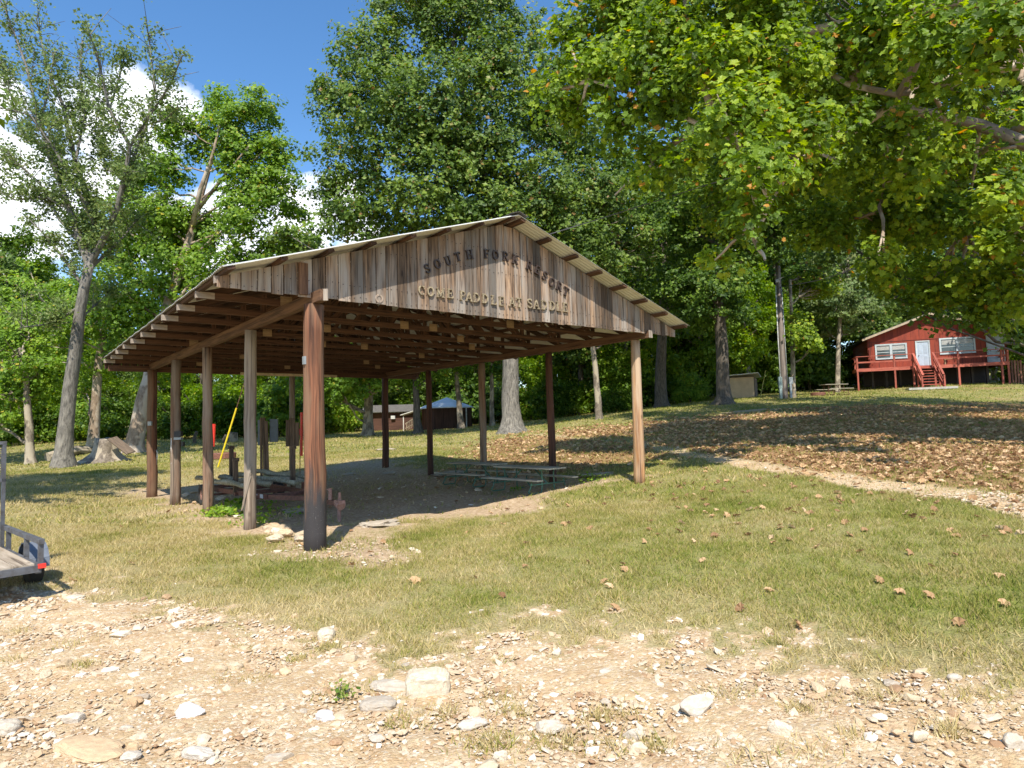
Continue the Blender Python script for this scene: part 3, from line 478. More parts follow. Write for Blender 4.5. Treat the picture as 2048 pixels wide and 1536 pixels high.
simple('woodland_tree','slender tree with a yellow-green bough just right of the utility pole',1586,786,41,.16,[(1586,730,0,.14),(1584,660,0,.12),(1580,560,0,.09)],[(1608,670,26,-1),(1590,640,22,0),(1630,690,16,-1),(1600,560,30,1),(1640,560,40,1)],'leaf_syc','bark_tan',size=.22,nsub=130,nleaf=44,seed=18,flare=1.2)
simple('woodland_tree','slim grey tree left of the red cabin deck',1674,772,50,.2,[(1676,720,0,.17),(1680,640,0,.14),(1680,560,0,.1)],[(1680,600,60,0),(1720,610,55,0),(1640,590,50,1),(1700,530,80,1),(1650,660,25,2),(1690,650,30,1)],'leaf_elm','bark_tan',size=.24,nsub=240,nleaf=48,seed=19,flare=1.2)
# near sycamore overhanging from the right
Bn = np.array([12.2, 9.5, 0.]); Bn[2] = h1(12.2, 9.5)
near = [L(*a, Y) for a, Y in (((1180,140,65),14),((1260,90,75),14),((1330,180,70),13),((1240,240,65),14),((1340,60,70),13),((1430,120,75),12),((1440,240,70),11),((1490,330,62),10.5),((1530,220,70),11),((1500,440,45),10.5),((1530,520,26),10.5),((1560,120,75),12),((1540,30,70),12.5),((1640,180,65),13),((1680,80,80),12.5),((1780,40,80),11.5),((1790,150,60),13),((1880,70,80),10.5),((1960,120,60),9.5),((2030,40,80),9),((1900,180,50),11),((1990,300,28),13),((1300,330,60),14),((1640,330,60),14),((1740,300,55),15),((1850,300,45),14),((1750,440,70),16),((1860,420,70),15),((1950,420,60),14),((1640,450,60),16),((2040,480,80),13),((1930,560,60),15),((1840,600,28),16),((1120,70,40),15),((1430,520,28),13),((1150,230,40),15),((1240,10,60),14.5),((2080,230,40),8),((1690,250,50),11.5),((1800,240,45),11.5),((1620,260,45),11),((1900,260,40),12),((1560,330,45),10.5),((1700,330,60),12.5),((1820,340,60),12.5),((1760,520,45),14),((2000,400,50),12),((1100,180,45),14.5),((1290,130,60),13),((1380,300,50),12.5),((1870,560,60),16),((1990,600,50),15),((2040,560,50),14),((1780,560,40),17))]
up = [(np.array(p,float), r) for p, r in (((5,13,11.5),1.9),((8,12,13),2.3),((11,12,12.5),2.6),((3.0,15,11.5),1.7),((7,17,11),2.2),((11,18,10),2.6),((15,14,11),2.6),((14,20,9),2.4),((8,21,9.5),1.9),((13,8,12),2.4),((11.5,9.5,15),2.0),((14,7,14),2.2),((16,9,14),2.3),((12,12,15),1.8))]
limbsN = [([Bn+[0,0,3.4],at(2200,150,10),at(2048,128,10.2),at(1930,150,11),at(1800,190,12),at(1700,170,12.5),at(1560,90,13),at(1420,60,13.5)],[.22,.13,.09,.08,.07,.06,.04,.03]),
  ([Bn+[0,0,2.2],at(2150,330,12),at(1960,250,13.5),at(1780,212,13.6),at(1690,272,13.4),at(1600,308,13),at(1500,300,12.6),at(1400,250,13),at(1300,200,13.5),at(1180,160,14)],[.24,.16,.12,.11,.10,.10,.07,.05,.04,.03]),
  ([at(1700,170,12.5),at(1745,90,12.5),at(1760,40,12.4),at(1800,-40,12.4)],[.10,.08,.07,.05]),([at(1500,300,12.6),at(1420,210,12.6),at(1385,100,12.8),at(1370,0,13)],[.10,.085,.07,.05]),([at(1600,308,13),at(1540,400,11.4),at(1510,480,10.8)],[.07,.05,.02]),([Bn+[-.3,.3,8],(9,12.5,10),(6.5,14.5,10.6),(3.5,15.5,11)],[.2,.15,.1,.05]),([Bn+[-.4,.6,12],(10,15,12.3),(8.5,18.5,10.5),(8,21,9.5)],[.16,.12,.09,.05]),([Bn+[-.2,.2,6],(12.5,13,8.5),(13.5,17,9),(14,20,9)],[.2,.15,.1,.05]),([at(1960,250,13.5),at(1950,330,14.5),at(1930,450,15)],[.05,.035,.02]),([at(1780,212,13.6),at(1770,340,15),at(1760,450,16)],[.05,.035,.02]),([at(1400,250,13),at(1300,320,14.5),at(1230,390,15.5)],[.07,.05,.02]),([at(1800,190,12),at(1840,110,11.5),at(1830,10,11)],[.1,.07,.05])]
tree('sycamore_tree', 'near sycamore whose big lobed leaves and pinkish boughs hang in from the upper right', Bn, [(Bn,.52),(Bn+[0,0,4],.45),(Bn+[-.3,.3,8],.32),(Bn+[-.4,.6,12],.15)], near+up, G['leaf_syc'], G['bark_syc'], size=.125, nsub=3900, nleaf=48, rsub=.40, seed=21, skel=True, extra=limbsN, twig=420, flat=1.15, **SYCK)
# broad oak standing outside the frame at right, its boughs fill the dark upper right and shade the bank
ob = np.array([25.5,22.,0.]); ob[2] = h1(25.5,22.)
tree('oak_tree','broad oak whose trunk stands beyond the right edge, dark boughs reaching over the bank', ob, [(ob,.5),(ob+[0,0,6],.42),(ob+[-.5,0,12],.3),(ob+[-.5,0,17],.15)],
  [L(a,b_,c,Y) for a,b_,c,Y in ((1700,240,110,24),(1850,300,110,23),(2000,220,110,22),(1600,330,80,25),(1960,420,90,22),(1800,450,80,24),(1500,150,90,24),(1680,80,110,24),(1860,100,110,23),(2030,60,110,22),(1350,200,70,25),(2100,350,100,21),(1650,480,60,26),(1380,60,70,26),(1875,622,26,24),(1960,622,36,22),(2040,640,40,20),(1790,600,22,25))]+[(np.array(p,float),r) for p, r in (((9,20,16.5),2.2),((14,21,17.5),2.4),((19,22,18),2.4),((24,22,17),2.8),((13,25,18.5),2.4),((18,27,18),2.4),((23,27,16),2.8),((28,24,13),2.6),((21,18,14),2.2),((8,25,17.5),2.0))],
  G['leaf_oak'], G['bark_dark'], size=.21, nsub=1500, nleaf=46, rsub=.8, seed=61, twig=60)
# woodland behind: three kinds of tree and two of undergrowth, copied
def proto(kind, seed, h, r, leaf, bark, nsub, nleaf, size):
    random.seed(seed); rg = np.random.default_rng(seed); lob = []
    for i in range(13):
        t = i/12; z = h*(.26+.68*t); rr = r*math.sin(PI*min(1,.22+.72*t))*.62; a = i*2.4+rg.uniform(-.4,.4); lob.append((np.array([math.cos(a)*rr*.9, math.sin(a)*rr*.9, z]), r*(.48-.16*t)))
    return tree('woodland_tree', kind, (0,0,0), [(np.zeros(3),.3),(np.array([.3,0,h*.4]),.23),(np.array([.1,.3,h*.85]),.07)], lob, leaf, bark, size=size, nsub=nsub, nleaf=nleaf, rsub=.9, seed=seed, twig=20, seg=8, group='woodland trees behind the clearing')
KIND = ['dense dark green woodland tree in the mass behind the clearing','tall mid-green woodland tree in the mass behind the clearing','yellowish green woodland tree in the mass behind the clearing']
PR = [proto(KIND[0],31,17,5.2,G['leaf_oak'],G['bark_dark'],430,50,.30), proto(KIND[1],32,20,4.6,G['leaf_wood'],G['bark_tan'],430,50,.30), proto(KIND[2],33,14,4.4,G['leaf_green'],G['bark_grey'],360,50,.28)]
def bush(kind, seed, leaf, h, r):
    lob = [(np.array([math.cos(a)*r*.5, math.sin(a)*r*.5, h*z]), r*.55) for a, z in ((0,.3),(1.6,.35),(3,.3),(4.5,.4),(2,.7),(5,.75),(0.5,.55))]
    root = thing('bush', (0,0,0), kind, 'bush', 'undergrowth along the wood edge'); crown('foliage', lob, 150, 50, .22, G[leaf], root, rsub=.6, seed=seed)
    b = MB(); random.seed(seed); [b.tube([(0,0,-.2),(random.uniform(-.3,.3),random.uniform(-.3,.3),h*.4),(random.uniform(-1,1),random.uniform(-1,1),h*.8)], [.06,.04,.02], 5) for _ in range(5)]; b.build('stem', G['bark_dark'], root); return root
BK = ['leafy mid-green bush at the edge of the woods','bright yellow-green bush at the edge of the woods']
BS = [bush(BK[0],41,'leaf_wood',3.0,2.0), bush(BK[1],42,'leaf_green',3.6,1.9)]
used = set()
def put(pr, x, y, s, rz, dz=0):
    o = pr if id(pr) not in used else copy_tree(pr); used.add(id(pr)); o.location = (x, y, h1(x,y)+dz-.1); o.rotation_euler = (0,0,rz); o.scale = (s, s, s*random.uniform(.92,1.1)); return o
random.seed(77)
def pxx(px, Y): return (px-1024)/FPX*Y
# (px, Y, proto, scale)
FR = [(-120,48,2,1.0),(-20,52,0,.95),(60,60,1,.95),(-250,55,0,1),(90,74,1,1.1),(20,76,1,1.15),(130,66,2,.9),(150,54,2,.75),(240,62,0,.72),(320,58,2,.72),(400,64,0,.68),(330,74,1,.62),(470,60,2,.72),(540,66,0,.66),(600,58,2,.66),(660,66,1,.66),(420,76,0,.7),(560,78,1,.62),(720,70,0,.85),(790,62,0,.85),(850,68,1,.9),(930,62,0,.95),(1000,70,1,1),(1060,58,0,.95),(1120,62,1,1.0),(1160,52,0,.9),(1230,58,1,1.05),(1290,62,0,1.1),(1360,56,1,1.1),(1400,66,0,1.2),(1450,58,1,1.1),(1520,62,0,1.2),(1560,56,1,1.0),(1620,60,0,1.1),(1660,68,1,1.25),(1720,60,0,1.1),(1760,66,1,1.15),(1800,62,1,1.0),(1860,70,0,1.1),(1930,62,2,1.05),(1990,68,1,1.05),(2060,60,0,1.1),(2140,62,1,1.2),(2060,46,1,1.0),(2180,50,0,1.1),(1500,52,2,.8),(1400,52,2,.75),(1260,50,2,.7),(1100,54,2,.7),(2260,58,1,1.1),(2340,50,0,1.1),(-340,52,1,1),(-60,70,1,1.05),(200,80,0,.8),(680,82,0,.8),(900,80,1,1.1),(1150,78,0,1.2),(800,74,0,1.0),(770,80,1,1.1),(830,76,2,1.1),(1350,80,1,1.3),(1580,78,0,1.3),(1800,82,1,1.3),(2000,84,0,1.2)]
for px, Y, k, s in FR: put(PR[k], pxx(px,Y), Y, s*random.uniform(.95,1.05), random.uniform(0,6.28))
for px, Y, k, s in [(-60,44,0,1),(20,48,1,1),(90,50,0,1),(170,52,1,.9),(230,50,0,1.0),(300,52,1,1),(350,50,0,1.0),(400,52,1,1.2),(450,50,0,1.1),(505,52,1,1.3),(560,50,1,1.2),(610,52,0,1.2),(665,54,1,1.2),(700,58,0,1.2),(760,66,0,1.4),(820,62,0,1.3),(1000,56,0,1.2),(1060,54,1,.9),(1110,50,0,1.1),(1150,52,1,.8),(1240,50,1,1.1),(1280,52,0,1.2),(1360,52,1,1.1),(1400,54,0,1.2),(1540,56,0,1.3),(1620,56,0,1.3),(1600,60,1,1.2),(1680,62,0,1.3),(1230,46,0,.6),(1380,48,1,.7),(2060,52,0,1.1),(2120,50,1,1.2),(950,60,0,1.5),(975,66,0,1.7),(900,66,1,1.6),(480,60,0,1.6),(640,60,0,1.6),(350,60,0,1.6),(1180,58,0,1.6),(1460,60,0,1.7)]:
    put(BS[k], pxx(px,Y), Y, s*random.uniform(.95,1.1), random.uniform(0,6.28))
# trees beside and behind the photographer that shade the lawn at far left
for x, y, k, s in ((-14.3,10.8,0,.9),(-19,15,2,.8)): o = put(PR[k], x, y, s, 1.0); o['label'] = ['low tree standing on the lawn outside the left edge of the view','rounded tree further back outside the left edge of the view'][0 if y < 12 else 1]; del o['group']
# fallen log, stump, plank, wood
a, c = gz(95,905,33), gz(260,876,38); b = MB(); P = limb_pts(a+[0,0,.25], c+[0,0,.25], 6, -.0); b.tube(P, [.24,.27,.26,.25,.22,.2,.17], 10, wob=.15); o = b.build('fallen_log', G['bark_tan']); tag(o, 'long fallen log lying behind the foremost grey trunk at far left', 'log')
s0 = gz(212,921,29); b = MB(); n = 18; V, Fc, Gc = [], [], []
for j, (z, r) in enumerate(((-.2,1.25),(.0,1.0),(.12,.72),(.4,.52),(.75,.44),(.98,.40))):
    for k in range(n): a_ = 2*PI*k/n; rr = r*(1+(.28 if j < 3 else .10)*math.sin(5*a_+1)+(.1 if j < 3 else .05)*math.sin(9*a_)); zz = z+(.07*math.sin(3*a_+2)+random.uniform(-.05,.05) if j == 5 else 0); V.append((math.cos(a_)*rr, math.sin(a_)*rr, zz)); Gc.append((math.cos(a_)*r, math.sin(a_)*r, z))
for j in range(5):
    for k in range(n): Fc.append((j*n+k, j*n+(k+1)%n, (j+1)*n+(k+1)%n, (j+1)*n+k))
Fc.append(tuple(5*n+k for k in range(n))); b.add(V, Fc, Gc); st = thing('tree_stump', s0, 'pale weathered tree stump with flared roots at left on the grass', 'stump'); b.build('stump_body', G['bark_tan'], st, smooth=True)
b = MB(); b.bar(at(224,876,28.6), at(262,906,28.2), .42, .05, (0,-.3,1)); tag(b.build('plank', mat_wood('dark weathered plank',(.07,.05,.035),(.17,.12,.08))), 'dark brown board leaning off the right side of the pale stump', 'plank')
b = MB(); b.box(at(208,884,29), (.26,.2,.1)); tag(b.build('wood_block', G['bark_syc']), 'small pale block resting on top of the pale stump', 'block')
for px, py, Y, w, h_, lb in ((389,889,40,.22,.75,'thin stump post on the far lawn between two left posts'),(466,877,42,.6,.62,'squat pale stump beside the yellow guy guard'),(448,893,40,.22,.55,'dark leaning stub just left of the squat pale stump')):
    p = gz(px,py,Y); b = MB(); b.tube([p-[0,0,.2],p+[0,0,h_*.5],p+[.04 if w>.3 else .15,0,h_]], [w*.55,w*.5,w*.46], 10, wob=.1); tag(b.build('stump', G['bark_tan' if w>.3 else 'bark_dark']), lb, 'stump')
# ------------------------------------------------------------------ pavilion
G['rust0'] = mat_plain('dark rusty nails',(.05,.03,.025))
G['board'] = mat_wood('weathered gable boards', (.055,.032,.02), (.33,.215,.135), (.25,.215,.185), (26,26,1.5), 1.0)
G['truss'] = mat_wood('brown framing lumber', (.045,.02,.011), (.14,.068,.036), None, (24,24,1.5), .6)
G['beamw'] = mat_wood('stained beam', (.07,.033,.018), (.20,.105,.056), None, (18,18,1.2), .3)
G['grey_end'] = mat_wood('grey weathered ends', (.20,.16,.13), (.40,.34,.28), None, (24,24,3), .3)
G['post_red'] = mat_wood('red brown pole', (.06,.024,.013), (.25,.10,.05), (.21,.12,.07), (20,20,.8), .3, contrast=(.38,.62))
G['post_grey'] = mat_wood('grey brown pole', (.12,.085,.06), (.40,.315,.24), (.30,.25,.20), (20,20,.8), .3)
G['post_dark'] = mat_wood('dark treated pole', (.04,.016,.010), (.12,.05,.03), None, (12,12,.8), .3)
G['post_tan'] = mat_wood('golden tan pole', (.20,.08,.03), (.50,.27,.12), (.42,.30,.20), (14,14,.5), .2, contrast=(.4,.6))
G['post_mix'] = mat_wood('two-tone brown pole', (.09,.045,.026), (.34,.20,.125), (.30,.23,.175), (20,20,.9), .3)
def post_tar():
    m = G['post_red'].copy(); m.name = 'red brown pole with tarred foot'; nt = m.node_tree; b = nt.nodes['Principled BSDF']; src = b.inputs['Base Color'].links[0].from_socket
    s = N(nt,'ShaderNodeSeparateXYZ'); nt.links.new(N(nt,'ShaderNodeNewGeometry').outputs['Position'], s.inputs[0]); n1 = noise(nt, mapped(nt, attr(nt,'gc','Vector'), (8,8,1.2)), 1.0, 4)
    f = ramp(nt, math_(nt,'SUBTRACT', math_(nt,'MULTIPLY', s.outputs[2], .6), math_(nt,'MULTIPLY', n1, .75)), ((.28,(1,1,1)),(.36,(0,0,0)))) if False else ramp(nt, math_(nt,'ADD', math_(nt,'MULTIPLY', s.outputs[2], .55), math_(nt,'MULTIPLY', n1, .9)), ((.80,(1,1,1)),(1.0,(0,0,0))))
    sp = ramp(nt, noise(nt, attr(nt,'gc','Vector'), 70, 2), ((.66,(.04,.035,.036)),(.78,(.20,.19,.18)))); nt.links.new(mixc(nt, f, src, sp), b.inputs['Base Color']); return m
G['post_tar'] = post_tar()
G['tin'] = mat_plain('galvanised sheet', (.72,.71,.66), (.62,.58,.50), .45, 2.0, .15, .05, .05)
pav = thing('pavilion', (PO[0],PO[1],0), 'open-sided wooden pavilion on round poles with lettered gable and shallow tin roof', 'pavilion', rz=PA)
def toL(p): u, v = uv(p[0], p[1]); return (float(u), float(v), float(p[2]))
def pw(u, v): return PO+PU*u+PV*v
PL = [(-.19*i/4, 9.80*i/4) for i in range(5)]; PRr = [(6.62-.35*i/4, .28+9.75*i/4) for i in range(5)]
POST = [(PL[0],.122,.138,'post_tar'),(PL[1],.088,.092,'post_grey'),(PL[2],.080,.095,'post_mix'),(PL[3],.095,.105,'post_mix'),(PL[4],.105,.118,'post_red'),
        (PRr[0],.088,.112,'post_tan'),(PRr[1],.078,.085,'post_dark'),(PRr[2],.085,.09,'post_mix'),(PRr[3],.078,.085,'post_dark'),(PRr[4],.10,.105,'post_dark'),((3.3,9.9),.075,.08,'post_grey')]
PLB = ['thick front corner pole, red brown with a tarred black foot','grey weathered pole with a splintered side','brown grey pole','pole carrying a meter box','red brown rear pole','tan orange front right pole','dark brown pole','brown pole','very dark pole','dark rear pole','thin grey rear middle pole']
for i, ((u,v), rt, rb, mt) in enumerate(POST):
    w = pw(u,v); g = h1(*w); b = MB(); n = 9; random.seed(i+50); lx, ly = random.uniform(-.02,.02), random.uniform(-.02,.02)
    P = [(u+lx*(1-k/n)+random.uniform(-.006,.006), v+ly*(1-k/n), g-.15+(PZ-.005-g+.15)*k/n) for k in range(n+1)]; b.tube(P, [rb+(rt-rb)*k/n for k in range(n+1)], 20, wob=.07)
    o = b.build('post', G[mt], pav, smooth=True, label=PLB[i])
    if i == 1:
        b = MB(); [b.bar((u-.09-.02*k,v-.06,g+.62-.10*k),(u-.03,v-.10,g+.98-.05*k),.012,.02) for k in range(4)]; b.build('splinter', G['post_grey'], pav)
zr = lambda u: PZ+.278+.3263*(min(u, 6.292-u)+1.17)          # top of the roof above u
for nm, A, B_ in (('beam',(.0,-.34),(-.19,9.9)),('beam',(6.60,-.12),(6.27,10.1))):
    b = MB(); b.bar((A[0],A[1],PZ+.07),(B_[0],B_[1],PZ+.07),.10,.14,rnd=.5); b.build(nm, G['beamw'], pav)
    b = MB(); b.bar((A[0]-.004 if A[0]<1 else A[0],A[1]-.004,PZ+.07),(A[0],A[1]+.001,PZ+.07),.106,.146,rnd=.5); b.build('beam_end', G['grey_end'], pav)
def truss_mesh():
    b = MB(); zb = PZ+.185; e0, e1, rc = -1.17, 7.46, 3.146
    b.bar((e0,0,zb),(e1,0,zb),.038,.09,up=(0,0,1)); 
    for s in (-1,1):
        ee = e0 if s < 0 else e1; zt = lambda u: zr(u)-.03-.04-.055
        b.bar((ee,.039,zt(ee)+.01),(rc-s*0,.039,zt(rc)),.036,.10,up=(0,0,1)); 
        for q, (f0, f1) in enumerate(((.28,.28),(.28,.52),(.52,.52),(.52,.78),(.78,.78))):
            u0, u1 = ee+(rc-ee)*f0, ee+(rc-ee)*f1; b.bar((u0,.078,zb-.03),(u1,.078,zt(u1)+.02),.036,.08,up=(1,0,0))
        u1 = ee+(rc-ee)*.78; b.bar((u1,.078,zb+.02),(rc,.078,zt(rc)),.036,.08,up=(1,0,0))
    b.bar((rc,.115,zb-.03),(rc,.115,zr(rc)-.12),.036,.09,up=(1,0,0)); return b
tr0 = truss_mesh().build('truss', G['truss'], pav); random.seed(5)
gsm = MB(); gsm.box((0,0,0),(.16,.014,.13)); gs0 = gsm.build('gusset_plate', mat_wood('pale plywood',(.22,.14,.075),(.38,.26,.15),None,(14,14,4),.4), tr0); gs0.location = (1.1,-.03,PZ+.21)
tail = MB(); tail.box((0,0,0),(.22,.004,.085)); tl0 = tail.build('truss_tail', G['grey_end'], tr0); tl0.location = (-1.06,-.0225,PZ+.185)
te = MB(); te.box((0,0,0),(.008,.040,.092)); te0 = te.build('truss_end', G['grey_end'], tr0); te0.location = (-1.175,0,PZ+.185)
for u in (3.9,): c = gs0.copy(); COL.objects.link(c); c.parent = tr0; c.location = (u,-.03,PZ+.21)
for i in range(1, 11):
    t = copy_tree(tr0, pav)
    for gch in t.children:
        if gch.name.startswith('gusset'): gch.location.x += random.uniform(-1.2,1.6)
    t.location = (random.uniform(-.02,.02), .02+.985*i, random.uniform(-.006,.006))
tr0.location = (0,.02,0)
# purlins carried over the trusses, ends showing beyond the gable
for s in (-1,1):
    for k in range(8):
        du = .10+k*.59; u = 3.146+s*du; u = u if k < 7 else 3.146+s*4.24; z = zr(u)-.032-.02; b = MB(); b.bar((u,-.36+random.uniform(-.03,.02),z),(u,9.93,z),.09,.036,up=(s*.3263,0,1)); b.build('purlin', G['truss'], pav)
def roof(s):
    n = int(10.35/.076*6); vs = -.40+np.linspace(0,10.35,n); V, F = [], []; e = -1.19 if s < 0 else 7.48; us = np.linspace(3.146+s*.0, e, 9)
    Vt = []
    for layer in (0,-.004):
        for u in us: Vt.append(np.c_[np.full(n,u)+(.006*np.sin(vs*9) if abs(u-e) < .01 else 0), vs, np.array([zr(float(u))]*n)+.009*np.sin(vs/.076*2*PI)+layer-.012+.004*np.sin(vs*1.7+u*2)])
    V = np.concatenate(Vt); i = np.arange(2*9*n).reshape(2,9,n)
    q = lambda a: np.stack([a[:-1,:-1],a[1:,:-1],a[1:,1:],a[:-1,1:]],-1).reshape(-1,4); F = [q(i[0]), q(i[1])[:,::-1]]
    for a, b_ in ((i[0,-1],i[1,-1]),): F.append(np.stack([a[:-1],a[1:],b_[1:],b_[:-1]],-1))
    for c in (0,-1): a, b_ = i[0,:,c], i[1,:,c]; F.append(np.stack([a[:-1],a[1:],b_[1:],b_[:-1]],-1))
    gc = V.copy(); raw_mesh('roof_sheet', V, [np.concatenate(F)], G['tin'], {'gc':gc,'rnd':np.full(len(V),.5)}, pav, smooth=True)
roof(-1); roof(1)
b = MB(); rz_ = zr(3.146); b.prism([(-.16,-.028),(0,.024),(.16,-.028),(.16,-.034),(0,.018),(-.16,-.034)], ((3.146,-.42,rz_+.004),(1,0,0),(0,0,1),(0,1,0)), 10.4); b.build('ridge_cap', mat_plain('dark ridge cap',(.16,.15,.14),None,.6), pav)
def gable(v0, zb, gap, seed, mat, far=False):
    random.seed(seed); b = MB(); u = -1.17
    while u < 7.44:
        w = random.uniform(.125,.20); u1 = min(u+w, 7.46); z0 = zb+random.uniform(-.012,.008); t0, t1 = zr(u)-.075, zr(u1)-.075; dv = random.uniform(0,.006); th = .018
        if u < 3.146 < u1: t0 = t1 = min(t0,t1)
        c = [(u+gap/2,v0-dv,z0),(u1-gap/2,v0-dv,z0),(u1-gap/2,v0-dv,max(t1,z0+.05)),(u+gap/2,v0-dv,max(t0,z0+.05))]; V = c+[(x,y-th,z) for x,y,z in c]
        off = random.random()*10; b.add(V, [(3,2,1,0),(4,5,6,7),(0,1,5,4),(1,2,6,5),(2,3,7,6),(3,0,4,7)], [(x,y,z) for x,y,z in V]); u = u1
    return b.build('gable_boards', mat, pav)
gable(-.045, PZ+.085, .011, 3, G['board']); gable(9.98, PZ+.02, .007, 9, G['truss'])
b = MB(); random.seed(2); u = -1.1
while u < 7.4:
    for zq in (PZ+.13, PZ+.30, PZ+.80, PZ+1.15):
        if zq < zr(u)-.12: b.box((u+random.uniform(-.01,.01),-.072,zq+random.uniform(-.02,.02)),(.010,.006,.010))
    u += .078
b.build('nail_heads', G['rust0'], pav)['kind'] = 'stuff'
b = MB(); b.bar((-.16,-.082,PZ+.10),(-.16,-.082,PZ+.50),.04,.11,up=(1,0,0)); b.build('nailing_block', G['beamw'], pav)
b = MB(); b.bar((-1.1,9.90,PZ+.02),(7.3,9.90,PZ+.02),.04,.14); b.build('rear_header', G['truss'], pav)
b = MB(); b.bar((1.9,9.84,PZ-.03),(4.6,9.84,PZ-.03),.05,.07); b.build('pale_batten', mat_plain('bare pale lumber',(.62,.50,.33),None,.8), pav)
b = MB(); b.box((-.13,-.02,PZ-.72),(.03,.06,.10)); b.build('switch_box', mat_plain('grey box',(.30,.33,.35)), pav)
# serif letters
def arc(cx, cy, rx, ry, a0, a1, n=10): return [(cx+rx*math.cos(R(a0+(a1-a0)*i/n)), cy+ry*math.sin(R(a0+(a1-a0)*i/n))) for i in range(n+1)]
T_, t_, f_ = .17, .10, .08
def ser(x, y, w=.30): return ([(x-w/2,y),(x+w/2,y)], f_)
GL = {'O':(.86,[(arc(.43,.5,.34,.45,0,360,22),.15)]), 'C':(.82,[(arc(.44,.5,.35,.45,48,312,18),.15),([(.70,.62),(.70,.93)],.07)]),
 'S':(.70,[(arc(.35,.735,.24,.21,20,180,9)+arc(.35,.735,.24,.21,180,262,5)[1:]+arc(.35,.27,.26,.23,82,-10,6)+arc(.35,.27,.26,.23,-10,-160,9)[1:],.14),([(.60,.72),(.60,.95)],.07),([(.09,.05),(.09,.30)],.07)]),
 'U':(.86,[([(.18,.96),(.18,.38)]+arc(.43,.36,.25,.31,180,360,10)+[(.68,.96)],.13),ser(.18,.96),ser(.68,.96,.26)]), 'T':(.80,[([(.40,.02),(.40,.96)],T_),([(.04,.94),(.76,.94)],.11),([(.06,.74),(.06,.98)],.07),([(.74,.74),(.74,.98)],.07),ser(.40,.04,.36)]),
 'H':(.94,[([(.20,.03),(.20,.97)],T_),([(.74,.03),(.74,.97)],T_),([(.2,.5),(.74,.5)],t_)]+[ser(x,y,.34) for x in (.2,.74) for y in (.04,.96)]),
 'F':(.74,[([(.20,.03),(.20,.97)],T_),([(.1,.94),(.68,.94)],.10),([(.68,.74),(.68,.98)],.07),([(.2,.52),(.52,.52)],.09),([(.52,.42),(.52,.62)],.06),ser(.2,.04,.36)]),
 'E':(.78,[([(.20,.03),(.20,.97)],T_),([(.08,.94),(.68,.94)],.10),([(.68,.74),(.68,.98)],.07),([(.2,.51),(.52,.51)],.09),([(.52,.41),(.52,.61)],.06),([(.08,.05),(.72,.05)],.10),([(.72,.02),(.72,.27)],.07)]),
 'L':(.74,[([(.22,.03),(.22,.97)],T_),ser(.22,.96,.36),([(.08,.05),(.70,.05)],.10),([(.70,.02),(.70,.28)],.07)]),
 'P':(.76,[([(.20,.03),(.20,.97)],T_),([(.1,.94),(.4,.94)]+arc(.42,.70,.24,.235,85,-85,9)+[(.2,.47)],.12),ser(.2,.04,.36)]),
 'R':(.86,[([(.20,.03),(.20,.97)],T_),([(.1,.94),(.4,.94)]+arc(.42,.71,.23,.225,85,-85,9)+[(.2,.48)],.12),([(.42,.48),(.74,.04)],.15),ser(.2,.04,.34),ser(.76,.04,.2)]),
 'K':(.88,[([(.20,.03),(.20,.97)],T_),([(.24,.40),(.70,.95)],.10),([(.38,.56),(.74,.04)],.16)]+[ser(.2,.04,.34),ser(.2,.96,.34),ser(.72,.04,.26),ser(.70,.96,.26)]),
 'M':(1.06,[([(.20,.03),(.20,.97)],.11),([(.2,.95),(.53,.12)],.16),([(.53,.12),(.84,.95)],.10),([(.86,.03),(.86,.97)],.16),ser(.2,.04,.28),ser(.86,.04,.34),ser(.14,.96,.22),ser(.90,.96,.22)]),
 'A':(.92,[([(.14,.04),(.46,.95)],.10),([(.46,.97),(.78,.04)],.17),([(.24,.33),(.66,.33)],.08),ser(.13,.04,.26),ser(.78,.04,.32)]),
 'D':(.88,[([(.20,.03),(.20,.97)],T_),([(.08,.94),(.36,.94)]+arc(.36,.5,.40,.44,88,-88,14)+[(.08,.06)],.13)])}
def letter(ch, u, z, h, ang, mat, w=None):
    adv, st = GL[ch]; b = MB(); ca, sa = math.cos(ang), math.sin(ang); sx = h*(w or 1)
    for q, (P, th) in enumerate(st):
        n = len(P); Lf, Rt = [], []; closed = abs(P[0][0]-P[-1][0])+abs(P[0][1]-P[-1][1]) < 1e-3
        for i, p in enumerate(P):
            if closed: a_, c_ = P[i-1 if i > 0 else n-2], P[i+1 if i < n-1 else 1]
            else: a_, c_ = P[max(i-1,0)], P[min(i+1,n-1)]
            dx, dy = c_[0]-a_[0], c_[1]-a_[1]; l = math.hypot(dx,dy) or 1; nx_, ny_ = -dy/l*th/2, dx/l*th/2; Lf.append((p[0]+nx_,p[1]+ny_)); Rt.append((p[0]-nx_,p[1]-ny_))
        dep = .026+.0012*q; V = []
        for side, yy in ((Lf,0),(Rt,0),(Lf,1),(Rt,1)):
            for x, y in side: x = (x-adv/2)*sx; y = (y-.5)*h; V.append((u+x*ca-y*sa, -.071-(dep if yy else 0), z+x*sa+y*ca))
        F = []
        for i in range(n-1): F += [(2*n+i,3*n+i,3*n+i+1,2*n+i+1),(i,i+1,n+i+1,n+i),(i,2*n+i,2*n+i+1,i+1),(n+i,n+i+1,3*n+i+1,3*n+i)]
        if not closed: F += [(0,n,3*n,2*n),(n-1,3*n-1,4*n-1,2*n-1)]
        b.add(V, F, None, .5)
    o = b.build('letter', mat, pav); o['label'] = 'letter '+ch; return o
nrm = np.array([PV[0],PV[1],0]); P0 = np.array([*(PO-PV*.075),0])
def gp(zx, zy):
    d = ray(820+zx*.166, 470+zy*.166); e = np.array([0,0,EYE]); t = ((P0-e)@nrm)/(d@nrm); p = e+d*t; return toL(p)
